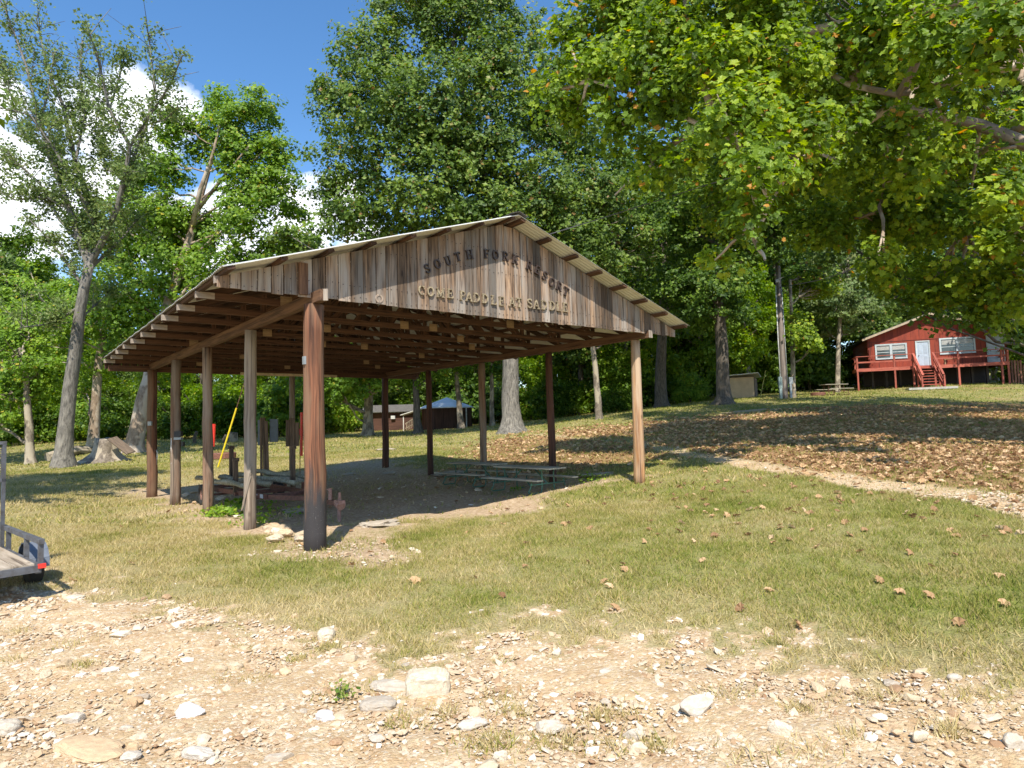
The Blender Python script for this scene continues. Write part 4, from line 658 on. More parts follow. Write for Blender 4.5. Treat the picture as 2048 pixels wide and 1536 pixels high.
md = mat_plain('dark brown letter paint',(.055,.035,.028),(.035,.022,.018),.5,40); mc = mat_plain('cream letter paint',(.38,.31,.20),(.13,.09,.06),.6,30,bmp=.1)
ln1 = [('S',205,405),('O',325,350),('U',452,312),('T',572,265),('H',712,237),('F',918,228),('O',1025,243),('R',1145,260),('K',1262,298),('R',1430,366),('E',1528,420),('S',1620,492),('O',1705,570),('R',1792,620),('T',1872,682)]
ln2 = [('C',135,665),('O',243,682),('M',360,700),('E',475,708),('P',628,730),('A',705,745),('D',795,757),('D',898,768),('L',1002,785),('E',1095,798),('A',1222,808),('T',1308,815),('S',1438,825),('A',1515,837),('D',1610,843),('D',1705,853),('L',1785,862),('E',1862,872)]
for ln, mt, hz in ((ln1,md,108),(ln2,mc,112)):
    Q = [gp(x,y) for _,x,y in ln]
    for i, (ch, x, y) in enumerate(ln):
        h = abs(gp(x,y-hz/2)[2]-gp(x,y+hz/2)[2]); a_, c_ = Q[max(i-1,0)], Q[min(i+1,len(Q)-1)]; ang = math.atan2(c_[2]-a_[2], c_[0]-a_[0]); ang = ang*.9
        letter(ch, Q[i][0], Q[i][2], h, ang, mt, 1.0)
b = MB(); q = gp(-370,765); b.ring((q[0],-.070,q[2]),.035,.06,(0,1,0),.014,20,rnd=.9); b.build('knot_ring', G['board'], pav)
# boxes on the posts
def postbox(px, py, i, dims, mat, name, label, off=0.0, cat='box'):
    (u,v), rt, rb, _ = POST[i]; w = pw(u,v); Y = w[1]-rb*1.15; p = at(px, py, Y); b = MB(); b.box(p, dims); return tag(b.build(name, mat), label, cat)
mg = mat_plain('grey meter enamel',(.42,.45,.46)); mb_ = mat_plain('black plastic',(.03,.03,.035)); mw = mat_plain('white plastic pipe',(.60,.60,.58))
postbox(300,847,4,(.09,.05,.10),mg,'outlet_box','small grey outlet box on the rear left post, facing the lawn')
postbox(357,868,3,(.14,.09,.12),mb_,'meter_box','black box strapped on the second pole from the rear left')
postbox(357,877,3,(.15,.10,.05),mg,'meter_label','grey plate with worn marks under the black box','',cat='plate')
w3 = pw(*POST[3][0]); b = MB(); b.tube([at(345,928,w3[1]-.05),at(345,876,w3[1]-.05)],[.035,.035],10); tag(b.build('conduit',mw),'white pipe fixed to the left side of the pole with the black box','pipe')
b = MB(); b.box(at(366,888,w3[1]),(.05,.07,.10)); tag(b.build('hose_reel',mb_),'small black fitting on the right side of the pole with the white pipe','fitting')
w4 = pw(*POST[4][0]); b = MB(); b.tube([at(312,930,w4[1]),at(312,902,w4[1])],[.02,.02],8); b.tube([at(314,918,w4[1]),at(315,905,w4[1]-.05),at(313,900,w4[1])],.012,6); tag(b.build('water_tap',mw),'white standpipe with small taps behind the rear left pole','tap')
# ------------------------------------------------------------------ picnic tables
G['tabletop'] = mat_wood('weathered table planks',(.28,.25,.19),(.56,.50,.39),None,(22,22,1.5),.3); G['greenpipe'] = mat_plain('green painted pipe',(.05,.19,.12),(.09,.12,.08),.5,30)
def picnic(x, y, rz, label, K=.70, L_=1.72, wood='tabletop', metal='greenpipe', zoff=0):
    g = h1(x,y)+zoff; t = thing('picnic_table', (x,y,g), label, 'picnic table', rz=rz); h = .75*K; sh = .44*K; so = .74*K
    b = MB(); [b.box((0,(j-2)*.145*K,h-.02),(L_,.135*K,.03)) for j in range(5)]; b.build('table_top', G[wood], t)
    for s in (-1,1): b = MB(); [b.box((0,s*(so+(j-.5)*.13*K),sh-.015),(L_,.12*K,.03)) for j in (0,1)]; b.build('bench_seat', G[wood], t)
    for e in (-1,1):
        X = e*L_*.33; b = MB(); r = .019*K*1.1; z0 = .02
        for s in (-1,1):
            b.tube([(X,s*(so+.12*K),sh-.035),(X,s*(so-.02),sh-.035),(X,s*(so-.05),sh-.06),(X,s*(so-.02),.14),(X,s*(so+.05),.05),(X,s*(so+.0),z0),(X,s*(so-.18),z0),(X,s*.30*K,z0),(X,s*.26*K,.08),(X,s*.24*K,h-.10),(X,s*.30*K,h-.05)],r,7)
        b.tube([(X,-so,sh*.62),(X,so,sh*.62)],r,7); b.tube([(X,-.34*K,h-.05),(X,.34*K,h-.05)],r,7); b.tube([(X-e*.02,0,sh*.62),(X-e*L_*.22,0,h-.05)],r,7); b.build('leg_frame', G[metal], t, smooth=True)
    return t
ang = math.atan2(PV[1],PV[0])+.06
picnic(.30,13.50,ang,'nearer picnic table with plank top and green pipe legs, half in sun under the pavilion')
picnic(-.92,15.2,ang,'farther picnic table with green pipe legs, wholly in the pavilion shade')
# weeds and vine
def leafy(name, pts, n, size, label, leaf='leaf_green', spread=.14, hgt=.16, cat='plant'):
    root = thing(name, pts[0], label, cat); P = np.array(pts)-np.array(pts[0]); k = rng.integers(0,len(P),n); C = P[k]+rng.normal(size=(n,3))*[spread,spread,0]; C[:,2] += rng.random(n)*hgt
    scatter('foliage', C, size*(.6+.8*rng.random(n)), np.c_[rng.normal(size=(n,2))*.7-[0,.3],np.ones(n)], TRIL, TRILF, G[leaf], np.clip(.55+.25*rng.normal(size=n),0,.93), root)
    b = MB(); [b.tube([tuple(P[j]),tuple(P[j]+rng.normal(size=3)*[spread*.4,spread*.4,0]+[0,0,hgt*.6]),tuple(P[j]+rng.normal(size=3)*[spread*.6,spread*.6,0]+[0,0,hgt])],.0035,4) for j in range(min(len(P),3 if hgt > .1 else 1))]; b.build('stem', G['bark_dark'], root); return root
leafy('vine', [gnd(px,py) for px,py in ((440,1035),(455,1030),(470,1025),(485,1030),(478,1012),(460,1018),(445,1028),(430,1032),(490,1022))], 420, .085, 'leafy green vine sprawling at the foot of the two middle left poles')
leafy('vine', [gnd(px,py) for px,py in ((512,1052),(520,1045),(515,1035))], 120, .07, 'small bright green vine hugging the foot of the splintered grey pole')
leafy('weed', [gnd(px,py) for px,py in ((540,1012),(548,1020),(530,1018),(590,1030),(602,1032))], 120, .06, 'sparse green weeds in the shaded stones behind the splintered pole')
leafy('weed', [gnd(px,py) for px,py in ((1180,964),(1195,962),(1188,958))], 90, .06, 'small bright weed by the flat pale rock near the right front pole', hgt=.14)
leafy('weed', [gnd(px,py,1.8) for px,py in ((680,1392),(692,1388),(686,1400))], 60, .03, 'low green weed between slabs left of the square stone block', leaf='leaf_oak', spread=.03, hgt=.06)
leafy('weed', [gnd(px,py) for px,py in ((1030,983),(1036,980))], 40, .05, 'tiny green weed under the nearer picnic table bench', spread=.05, hgt=.1)
# ------------------------------------------------------------------ canoe trailer under the pavilion
G['rust'] = mat_plain('rusty painted steel',(.22,.09,.06),(.10,.045,.03),.7,18); G['rustpale'] = mat_plain('pale rusty steel',(.40,.22,.17),(.25,.12,.08),.7,25)
G['carpet'] = mat_plain('mossy carpet bunk',(.36,.34,.26),(.16,.14,.08),.95,14,bmp=.6); G['rubber'] = mat_plain('tyre rubber',(.035,.033,.032),None,.85); G['darkwood'] = mat_wood('dark slat wood',(.07,.045,.03),(.20,.13,.085),None,(20,20,1.5),.4)
ct = thing('canoe_trailer', (-5.3,13.1,h1(-5.3,13.1)), 'low rusty boat trailer with carpeted bunks and upright stakes parked under the pavilion', 'trailer'); ax = np.array([2.75,-3.1]); ax = ax/np.linalg.norm(ax); ay = np.array([-ax[1],ax[0]]); ct.rotation_euler = (0,0,math.atan2(ax[1],ax[0]))
b = MB(); [b.bar((-2.0,s*.55,.30),(1.6,s*.42,.30),.06,.09) for s in (-1,1)]; [b.bar((x,-.55,.28),(x,.55,.28),.05,.07,up=(0,0,1)) for x in (-1.9,-.8,.3,1.3)]; b.bar((1.45,-.42,.29),(2.4,0,.29),.05,.08); b.bar((1.45,.42,.29),(2.4,0,.29),.05,.08); b.bar((2.3,0,.29),(3.62,0,.29),.07,.08); b.build('frame', G['rust'], ct)
for y, x0, x1, z in ((-.62,-2.0,1.25,.50),(-.2,-1.8,1.2,.50),(.25,-1.9,1.3,.50),(.66,-2.0,1.1,.56)):
    b = MB(); n = 9; b.tube([(x0+(x1-x0)*i/n,y+.012*math.sin(i*2),z+.015*math.sin(i*1.3)) for i in range(n+1)], [.055+.012*math.sin(i*1.9+y*5) for i in range(n+1)], 8, wob=.25); b.build('bunk', G['carpet'], ct, smooth=True)
for x in (-1.5,.2,1.1):
    for s in (-1,1): b = MB(); b.box((x,s*.50,.40),(.05,.05,.14)); b.build('bunk_bracket', G['rust'], ct)
for s in (-1,1): b = MB(); b.ring((-.9,s*.78,.21),.11,.215,(0,1,0),.13,26); w_ = b.build('tyre', G['rubber'], ct, smooth=True); b = MB(); b.ring((-.9,s*.78,.21),.03,.115,(0,1,0),.09,20); b.box((-.9,s*.79,.21),(.09,.05,.09)); b.build('rim', G['rustpale'], ct)
b = MB(); b.bar((-.9,-.75,.2),(-.9,.75,.2),.04,.04); b.build('axle', G['rust'], ct)
for x, y, h_ in ((-1.95,.1,.98),(-1.95,-.4,.75),(.6,.5,.98),(.2,-.5,.78),(1.3,.5,1.08)): b = MB(); b.box((x,y,.3+h_/2-.1),(.08,.08,h_-.1)); b.box((x,y,.3+h_-.13),(.11,.11,.07)); b.build('stake', G['darkwood'], ct)
b = MB(); b.tube([(3.35,0,.30),(3.35,.0,.52)],[.035,.03],10); b.bar((3.05,0,.30),(2.85,0,.92),.09,.09); b.box((2.85,0,.98),(.16,.14,.14)); b.tube([(2.85,-.1,.80),(2.85,.1,.80)],[.10,.10],12); b.tube([(3.35,0,.5),(3.27,-.1,.5)],.012,6); b.build('winch_stand', G['rustpale'], ct)
b = MB(); b.box((3.69,0,.31),(.20,.10,.07)); b.tube([(3.69,0,.34),(3.69,0,.47)],[.03,.02],8); b.tube([(3.67,0,.26),(3.67,0,.0)],[.035,.03],8); b.tube([(3.63,0,.29),(3.75,0,.26)],[.07,.075],12); b.build('coupler', G['rustpale'], ct)
b = MB(); b.box((1.50,-.462,.31),(.15,.004,.07)); b.build('sticker', mat_plain('white sticker',(.6,.62,.66),(.2,.25,.32),.5,60), ct); b = MB(); b.ring((1.28,-.472,.31),.0,.028,(0,1,0),.02,14); b.build('reflector', mat_plain('pale reflector',(.6,.5,.45)), ct)
# things standing on the far side of it: paddle racks, panels, red pole
def slat(px0, px1, py0, py1, Y, lean=0, mat='darkwood', name='rack_board', label='', cat='board', th=.04):
    a, c = at((px0+px1)/2, py1, Y), at((px0+px1)/2+lean, py0, Y); w = abs(px1-px0)/FPX*Y; b = MB(); b.bar(a, c, th, w, up=(1,0,0)); b2 = b.build(name, G[mat] if isinstance(mat,str) else mat); return tag(b2, label, cat)
pan = mat_plain('slate blue panel',(.12,.15,.18),(.09,.11,.13),.5,4)
slat(540,556,838,884,16.6,0,pan,'panel','slate grey panel between the two stacks of upright boards','panel'); slat(516,528,840,890,16.4,0,pan,'panel','slate grey panel behind the left stack of upright boards','panel')
for a in ((521,525,835,955,-1,'tall brown stick at the left of the upright stack'),(527,532,835,950,-2,'tan upright board in the middle of the left stack'),(533,538,842,948,-3,'dark upright board at the right of the left stack'),(572,580,840,893,0,'short dark board at the left of the right stack'),(579,590,836,943,0,'widest brown upright board in the right stack'),(591,598,845,892,0,'short dark board at the right of the right stack')): slat(a[0],a[1],a[2],a[3],15.6,a[4],label=a[5])
red = mat_plain('red painted steel',(.75,.045,.03),(.6,.03,.02),.4,10); b = MB(); b.tube([at(603,912,16.9),at(603,825,16.9)],[.036,.034],12); tag(b.build('red_pole',red),'bright red upright pole beside the thick corner pole','pole')
b = MB(); b.tube([at(600,955,16.9),at(600,880,16.9)],[.012,.012],6); tag(b.build('thin_stake', G['rust']),'thin dark stake under the bright red pole','stake')
b = MB(); b.box(at(598,864,17.2),(.10,.06,.18)); tag(b.build('red_box',red),'small red box behind the bright red pole','box')
b = MB(); b.tube([at(425,893,30),at(427,848,30)],[.10,.10],10); tag(b.build('red_post',red),'distant red post seen beside the third left pole','post')
# yellow guy guard and its wire
yel = mat_plain('yellow plastic guard',(.80,.62,.02),(.65,.48,.02),.45,6); a0 = gnd(436,935); a1 = at(473,816,a0[1]); b = MB(); b.tube([a0,a1],[.03,.03],10); gw = tag(b.build('guy_guard',yel),'slanting yellow guy wire guard on the lawn between two left poles','wire guard')
b = MB(); e = a1+(a1-a0)*2.6; b.tube([a1,e],[.012,.012],5); b.build('wire', G['rust'], gw)
c = gnd(444,918); b = MB(); b.ring(c+[0,0,.13],.50,.55,(0,0,1),.26,30); fr = tag(b.build('fire_ring', G['rust']),'rusty steel fire ring on the lawn beside the yellow guy guard','fire ring'); b = MB(); [b.bar(c+[-.42,-.3+.08*j,.30],c+[-.1,-.3+.08*j,.33],.015,.015) for j in range(7)]; b.build('grate', G['rust'], fr)
# ------------------------------------------------------------------ utility trailer cut by the left edge
gm = mat_plain('dull grey trailer steel',(.10,.105,.12),(.06,.055,.055),.6,12); C0 = np.array([-4.50,6.0]); zg = h1(*C0)
ut = thing('utility_trailer', (C0[0],C0[1],zg), 'grey flatbed utility trailer with plank deck and mesh front at the left edge', 'trailer'); ut.rotation_euler = (0,0,math.atan2(.66,-.75))   # local x forward along the rail, local y to the left of it (towards the viewer)
dz = .34; Wd = 1.35
b = MB(); [b.box((1.35,.09+.155*j,dz-.012),(2.7,.148,.025)) for j in range(8)]; b.build('deck', mat_wood('worn trailer planks',(.26,.20,.14),(.48,.40,.31),None,(14,14,1.2),.25), ut)
b = MB(); b.box((1.35,-.01,dz-.05),(2.76,.045,.08)); b.box((1.35,Wd,dz-.05),(2.76,.045,.08)); b.box((-.03,Wd/2,dz-.045),(.05,Wd+.05,.06)); b.box((2.73,Wd/2,dz-.05),(.05,Wd,.08)); [b.box((x,Wd/2,dz-.06),(.04,Wd-.05,.06)) for x in (.7,1.4,2.1)]; b.bar((2.7,.2,dz-.06),(3.7,Wd/2,dz-.06),.05,.07); b.bar((2.7,Wd-.2,dz-.06),(3.7,Wd/2,dz-.06),.05,.07); b.build('frame', G['rustpale'] if False else gm, ut)
for y in (-.03,Wd+.02): b = MB(); b.box((1.35,y,dz+.20),(2.78,.045,.045)); [b.box((x,y,dz+.08),(.04,.04,.2)) for x in (0,.55,1.35,2.1,2.72)]; b.build('side_rail', gm, ut)
for y in (-.17,Wd+.17):
    b = MB(); b.ring((.95,y,.19),.10,.20,(0,1,0),.12,28); b.build('tyre', G['rubber'], ut, smooth=True); b = MB(); b.ring((.95,y,.19),.02,.105,(0,1,0),.08,20); b.build('rim', mat_plain('pale steel rim',(.5,.5,.5),None,.35,8,.6), ut)
    b = MB(); n = 8; P = [(.95+.27*math.cos(PI*i/n), .19+.23*math.sin(PI*i/n)) for i in range(n+1)]
    for i in range(n): b.bar((P[i][0],y,P[i][1]),(P[i+1][0],y,P[i+1][1]),.17,.012,up=(0,0,1) if abs(P[i+1][0]-P[i][0]) > .03 else (1,0,0))
    b.build('fender', mat_plain('blue grey fender',(.15,.17,.21),None,.5), ut)
b = MB(); b.box((-.055,-.03,dz-.02),(.03,.06,.04)); b.build('tail_light', red, ut)
b = MB(); X = 1.5; [b.box((X,y,dz+.56),(.035,.035,1.12)) for y in (.0,.15,.7,1.35)]; b.box((X,.68,dz+1.13),(.035,1.4,.035)); b.box((X,.68,dz+.72),(.035,1.4,.035)); b.build('front_frame', gm, ut)
b = MB()
for j in range(36): b.bar((X-.0,.02+j*.04,dz+.74),(X,.02+j*.04-.0,dz+1.12),.007,.010)
for j in range(15): b.bar((X+.006,.0,dz+.745+j*.026),(X+.006,1.36,dz+.745+j*.026),.007,.012)
b.build('mesh_panel', gm, ut)
# ------------------------------------------------------------------ utility pole and cables
pb = gz(1570,797,40); up_ = thing('utility_pole', pb, 'brown wooden utility pole with pale conduits and boxes near its foot', 'utility pole'); top = at(1556,556,40)-pb; tp2 = at(1555,520,40)-pb
b = MB(); b.tube([(0,0,-.3),(0,0,.1),tuple(top*.5),tuple(tp2)],[.20,.19,.17,.14],14,wob=.04); b.build('pole', mat_wood('tarred pole wood',(.14,.11,.095),(.36,.30,.26),None,(8,8,.5),.1), up_, smooth=True)
b = MB(); b.tube([(-.24,-.05,0),tuple(top*.5+[-.24,-.05,0]),tuple(top*.93+[-.20,-.05,0])],[.035,.035,.03],8); b.build('conduit', mw, up_, smooth=True); b = MB(); b.tube([(.16,-.16,.6),tuple(top*.92+[.12,-.16,0])],[.025,.025],8); b.build('conduit', mg, up_, smooth=True)
for x, z, s in ((-.30,1.05,(.22,.16,.7)),(.36,1.15,(.24,.18,.42)),(.34,.55,(.12,.12,1.0)),(-.30,.45,(.16,.14,.9))): b = MB(); b.box((x,-.12,z),s); b.build('meter_box', mg if x > 0 else mat_plain('teal grey box',(.30,.38,.37)), up_)
b = MB(); b.box(tuple(top*.97+[-.12,-.16,0]),(.22,.16,.20)); b.tube([tuple(top*.97+[-.1,-.1,.1]),tuple(top*.97+[.3,-.2,.25])],.02,6); b.build('weather_head', mw, up_)
cab = mat_plain('black cable',(.10,.10,.11),None,.4,5,.3)
def cable(P, r, label):
    b = MB(); pts = []
    for a, c in zip(P[:-1],P[1:]):
        L_ = np.linalg.norm(np.array(c)-np.array(a))
        for i in range(12): t = i/12; q = a*(1-t)+c*t; pts.append(q-np.array([0,0,math.sin(PI*t)*L_*.006]))
    pts.append(P[-1]); b.tube(pts, r, 6); tag(b.build('power_cable', cab), label, 'cable')
rg_ = pw(3.146,8.2); cable([np.array([rg_[0],rg_[1],zr(3.146)+.02]), at(1410,371,15), at(1790,245,12.6), at(2200,95,10)], .011, 'thin dark overhead cable running from the pavilion ridge up through the sycamore leaves')
cable([at(1556,575,40), at(1640,560,37), at(1760,520,34)], .02, 'thin cable leaving the top of the utility pole to the right')
# ------------------------------------------------------------------ red cabin
G['redwall'] = mat_wood('red painted siding',(.18,.024,.010),(.30,.045,.017),None,(5,5,.6),.1,.7,.15); G['reddeck'] = mat_wood('faded red deck paint',(.30,.07,.045),(.46,.13,.09),None,(12,12,1.5),.25); G['trim'] = mat_plain('pale blue grey trim paint',(.48,.55,.58),(.38,.44,.46),.6)
G['door'] = mat_plain('pale blue door paint',(.42,.50,.59),(.35,.42,.50),.45,3); G['shingle'] = mat_plain('dark green shingles',(.06,.08,.065),(.035,.045,.04),.9,30)
def mat_glass(name, c, rough=.08): m, nt, b = _nt(name); b.inputs['Base Color'].default_value = (*c,1); b.inputs['Roughness'].default_value = rough; b.inputs['Specular IOR Level'].default_value = .8; return m
G['glass'] = mat_glass('window glass',(.05,.06,.06)); G['blind'] = mat_plain('white blinds',(.55,.55,.52),(.40,.40,.38),.7,3)
D1 = at(1714,738,50); D2 = at(2017,722,46.6); zd = (D1[2]+D2[2])/2; cu = (D2-D1)[:2]; DW = np.linalg.norm(cu); cu /= DW; cn = np.array([-cu[1],cu[0]])   # cn points away from the viewer
rc = thing('red_cabin', (D1[0],D1[1],0), 'red wooden cabin on a raised railed deck with stairs on the right slope', 'cabin', rz=math.atan2(cu[1],cu[0])); RD = 1.9     # local: x along the deck front, y back, wall at y=RD
def loc2(px, py, y):
    d = ray(px,py); e = np.array([0,0,EYE]); nn = np.array([cn[0],cn[1],0]); Pp = np.array([D1[0]+cn[0]*y, D1[1]+cn[1]*y, 0]); t = ((Pp-e)@nn)/(d@nn); p = e+d*t; return (float((p[:2]-D1[:2])@cu), float(p[2]))
Zm = lambda zx, zy, y: loc2(1680+zx*.1797, 600+zy*.1797, y)
xl, xr = Zm(310,600,RD)[0], Zm(1853,500,RD)[0]; ezl = Zm(300,440,RD)[1]; xk, zk = Zm(1130,150,RD); ezr = ezl+.05; xk = (xl+xr)/2-.3
wz0 = zd-.12; b = MB(); dp = 7.0
b.prism([(xl,wz0),(xr,wz0),(xr,ezr),(xk,zk-.05),(xl,ezl)], ((0,RD,0),(1,0,0),(0,0,1),(0,1,0)), .12); b.box((xl+.06,RD+dp/2,(wz0+ezl)/2),(.12,dp,ezl-wz0)); b.box((xr-.06,RD+dp/2,(wz0+ezr)/2),(.12,dp,ezr-wz0)); b.box(((xl+xr)/2,RD+dp,(wz0+ezl)/2),(xr-xl,.12,ezl-wz0)); wl = b.build('wall', G['redwall'], rc)
b = MB(); zb_ = Zm(700,405,RD)[1]; b.box(((xl+xr)/2,RD-.012,zb_-.35),(xr-xl-.02,.025,.03)); b.build('belt_board', mat_plain('dark red belt',(.10,.015,.01)), rc)
for xa, za, xb, zb2 in ((xl-.45,ezl-.10,xk,zk),(xk,zk,xr+.45,ezr-.10)):
    b = MB(); b.bar(((xa+xb)/2,RD-.45,0),((xa+xb)/2,RD+dp+.3,0),math.hypot(xb-xa,zb2-za),.10,up=(0,0,1)); 
    V = [(xa,RD-.5,za+.03),(xb,RD-.5,zb2+.03),(xb,RD+dp+.4,zb2+.03),(xa,RD+dp+.4,za+.03)]; V += [(x,y,z+.10) for x,y,z in V]; b = MB(); b.add(V,[(3,2,1,0),(4,5,6,7),(0,1,5,4),(1,2,6,5),(2,3,7,6),(3,0,4,7)]); b.build('roof', G['shingle'], rc)
    b = MB(); b.bar((xa,RD-.53,za-.0),(xb,RD-.53,zb2-.0),.05,.16,up=(0,0,1)); b.build('fascia', mat_plain('buff fascia',(.48,.38,.27)), rc)
b = MB(); V = []; 
def win(z0, z1, z2, z3, nm='window'):
    xa, zt = Zm(z0,z1,RD); xb, zb3 = Zm(z2,z3,RD); zt2 = Zm((z0+z2)/2,z1-(10 if z0>1000 else 8),RD)[1]; zc = zb3+.02; w, h = xb-xa, zt2-zc; cx = (xa+xb)/2; b = MB(); f = .12
    b.box((cx,RD-.03,zc+f/2),(w,.07,f)); b.box((cx,RD-.03,zt2-f/2),(w,.07,f)); [b.box((x,RD-.032,zc+h/2),(f*(1 if x!=cx else 1.5),.07,h-2*f)) for x in (xa+f/2,cx,xb-f/2)]; b.box((cx-w/4,RD-.01,zc+h*.45),(w/2-f*1.8,.05,.05)); b.box((cx+w/4,RD-.01,zc+h*.45),(w/2-f*1.8,.05,.05)); o = b.build(nm, G['trim'], rc)
    b = MB(); b.box((cx,RD-.004,zc+h/2),(w-.1,.01,h-.1)); b.build('pane', G['glass'], o)
    for s in (-1,1): b = MB(); [b.box((cx+s*w*.24,RD-.0125,zc+h*(.62+.045*j)),(w*.38,.006,h*.03)) for j in range(6)]; b.build('blind', G['blind'], o)
win(385,495,752,650); win(1098,425,1512,590)
def door(z0, z1, z2, z3, ht):
    xa = Zm(z0,z3,RD)[0]; xb = Zm(z2,z3,RD)[0]; cx = (xa+xb)/2; w = xb-xa; b = MB(); [b.box((x,RD-.03,zd+ht/2),(.10,.08,ht)) for x in (xa+.05,xb-.05)]; b.box((cx,RD-.03,zd+ht+.04),(w,.08,.10)); f = b.build('door_frame', G['trim'], rc)
    b = MB(); b.box((cx,RD-.01,zd+ht/2),(w-.2,.04,ht)); [b.box((cx+s*w*.17,RD-.035,zd+ht*q),(w*.24,.012,ht*.34)) for s in (-1,1) for q in (.25,.70)]; d = b.build('door', G['door'], rc); b = MB(); b.tube([(xa+.2,RD-.03,zd+ht*.47),(xa+.2,RD-.10,zd+ht*.47)],[.03,.04],8); b.build('handle', G['rust'], d)
door(850,430,1012,715,2.02); door(1640,350,1838,665,2.12)
b = MB(); b.box((DW/2,RD/2-.02,zd-.02),(DW+.05,RD-.02,.04)); b.build('deck_floor', G['reddeck'], rc); b = MB(); b.box((DW/2,-.03,zd-.15),(DW+.1,.05,.22)); b.box((DW+.03,RD/2,zd-.15),(.05,RD,.22)); b.box((-.03,RD/2,zd-.15),(.05,RD,.22)); b.build('deck_skirt', G['reddeck'], rc)
def gl(x, y): p = D1[:2]+cu*x+cn*y; return h1(*p)
px_of = lambda zx: Zm(zx,700,0)[0]
sx0, sx1 = px_of(812), px_of(1050)
for x, ht in ((0.03,1),(px_of(605),1),(sx0,1),(sx1,1),(px_of(1318),1),(px_of(1800),1),(DW-.03,1)):
    b = MB(); z0 = gl(x,0)-.1; b.box((x,.0,(z0+zd+.92)/2),(.12,.10,zd+.92-z0)); b.build('deck_post', G['reddeck'], rc)
for a, c in ((0,sx0),(sx1,DW)):
    b = MB(); b.box(((a+c)/2,-.02,zd+.94),(c-a+.1,.16,.05)); b.build('handrail', G['reddeck'], rc); b = MB(); b.box(((a+c)/2,.055,zd+.48),(c-a,.035,.12)); b.build('midrail', G['reddeck'], rc)
for x in (0,DW): b = MB(); b.box((x,RD/2,zd+.94),(.15,RD-.1,.05)); b.box((x,RD/2,zd+.48),(.035,RD-.1,.12)); b.box((x,RD*.45,zd+.45),(.09,.09,.9)); b.build('side_railing', G['reddeck'], rc)
# stairs run forward (towards -y)
ns = 8; run = 2.3; gz_ = gl((sx0+sx1)/2,-run); st0, st1 = sx0+.08, sx1-.10; 
for i in range(ns): zt = zd-(zd-gz_)*(i+1)/(ns+0.3); b = MB(); b.box(((st0+st1)/2,-run*(i+.6)/ns,zt),(st1-st0,.30,.05)); b.build('stair_tread', G['reddeck'], rc)
for x in (st0-.03,st1+.03):
    b = MB(); b.bar((x,-.05,zd-.12),(x,-run,gz_+.10),.05,.26,up=(0,0,1)); b.build('stringer', G['reddeck'], rc); b = MB(); b.bar((x,0,zd+.97),(x,-run-.1,gz_+.98),.14,.06,up=(0,0,1)); b.bar((x,0,zd+.50),(x,-run,gz_+.52),.04,.11,up=(0,0,1)); b.build('stair_rail', G['reddeck'], rc)
    for y in (-run*.5,-run): z0 = gl(x,y)-.05; zt = zd+.95+(gz_-zd)*(-y/run); b = MB(); b.box((x+(.06 if x > st0 else -.06),y,(z0+zt)/2),(.09,.11,zt-z0)); b.build('stair_post', G['reddeck'], rc)
b = MB(); b.box(((st0+st1)/2-.3,-run-.55,gz_-.03),(st1-st0+1.8,1.1,.16)); b.build('landing_slab', mat_plain('concrete',(.42,.40,.36)), rc)
b = MB(); [b.box((xl+.3+j*(xr-xl-.6)/9,RD+.3,(gl(3,RD)-.3+wz0)/2),(.16,.16,wz0-gl(3,RD)+.6)) for j in range(10)]; b.box(((xl+xr)/2,RD+3.6,(gl(4,RD+3)+wz0)/2-.3),(xr-xl-.3,.15,wz0-gl(4,RD+3)+1.4)); b.build('foundation', mat_plain('dark foundation',(.05,.035,.03)), rc)
b = MB(); p_ = Zm(1235,680,.4); [b.box((p_[0]+dx,.35,zd+dz_),s_) for dx,dz_,s_ in ((0,.42,(.95,.3,.05)),(-.42,.2,(.06,.28,.4)),(.42,.2,(.06,.28,.4)))]; b.build('deck_bench', mat_wood('buff bench',(.38,.26,.14),(.58,.42,.26)), rc)
fx = []; b = MB()
for j in range(16): p = at(2015+j*6, 700, 48.5); g = h1(p[0],p[1]); b.box((p[0],p[1],g+.8),(.15,.03,2.0 if j < 5 else 1.3))
tag(b.build('board_fence', mat_wood('weathered reddish fence',(.14,.05,.03),(.30,.14,.08))), 'board fence running off right from the red cabin corner', 'fence')
# far picnic table, shed, cabins
p = gz(1668,786,43); picnic(p[0],p[1],.15,'small weathered picnic table on the slope between the utility pole and the red cabin',K=1.0,L_=1.7,wood='tabletop',metal='rust')
p = gz(1636,789,43); b = MB(); b.ring(p+[0,0,.12],.42,.48,(0,0,1),.24,20); tag(b.build('fire_ring', G['rust']),'low rusty fire ring left of the far picnic table','fire ring')
p = gz(1212,822,48); b = MB(); b.box(p+[0,0,.75],(1.5,.6,.06)); b.box(p+[-.5,0,.35],(.1,.5,.7)); b.box(p+[.5,0,.35],(.1,.5,.7)); b.box(p+[0,-.6,.4],(1.5,.25,.05)); tag(b.build('dark_bench', G['darkwood']),'dark table half hidden in the shade behind the thin pale tree','table')
shp = gz(1480,797,46); sh = thing('shed', shp, 'small cream shed with a slanted tin roof behind the flared grey tree trunk', 'shed', rz=-.45)
b = MB(); b.box((0,.0,.75),(2.0,.08,1.5)); b.box((-1.0,1.0,.75),(.08,2.0,1.5)); b.box((0,2.0,.7),(2.0,.08,1.4)); b.build('wall', mat_plain('cream painted boards',(.75,.55,.35),(.62,.44,.28),.7,2), sh); b = MB(); [b.box((1.02,.12+j*.135,.72),(.08,.12,1.42),rnd=random.random()) for j in range(15)]; b.build('side_boards', G['board'], sh)
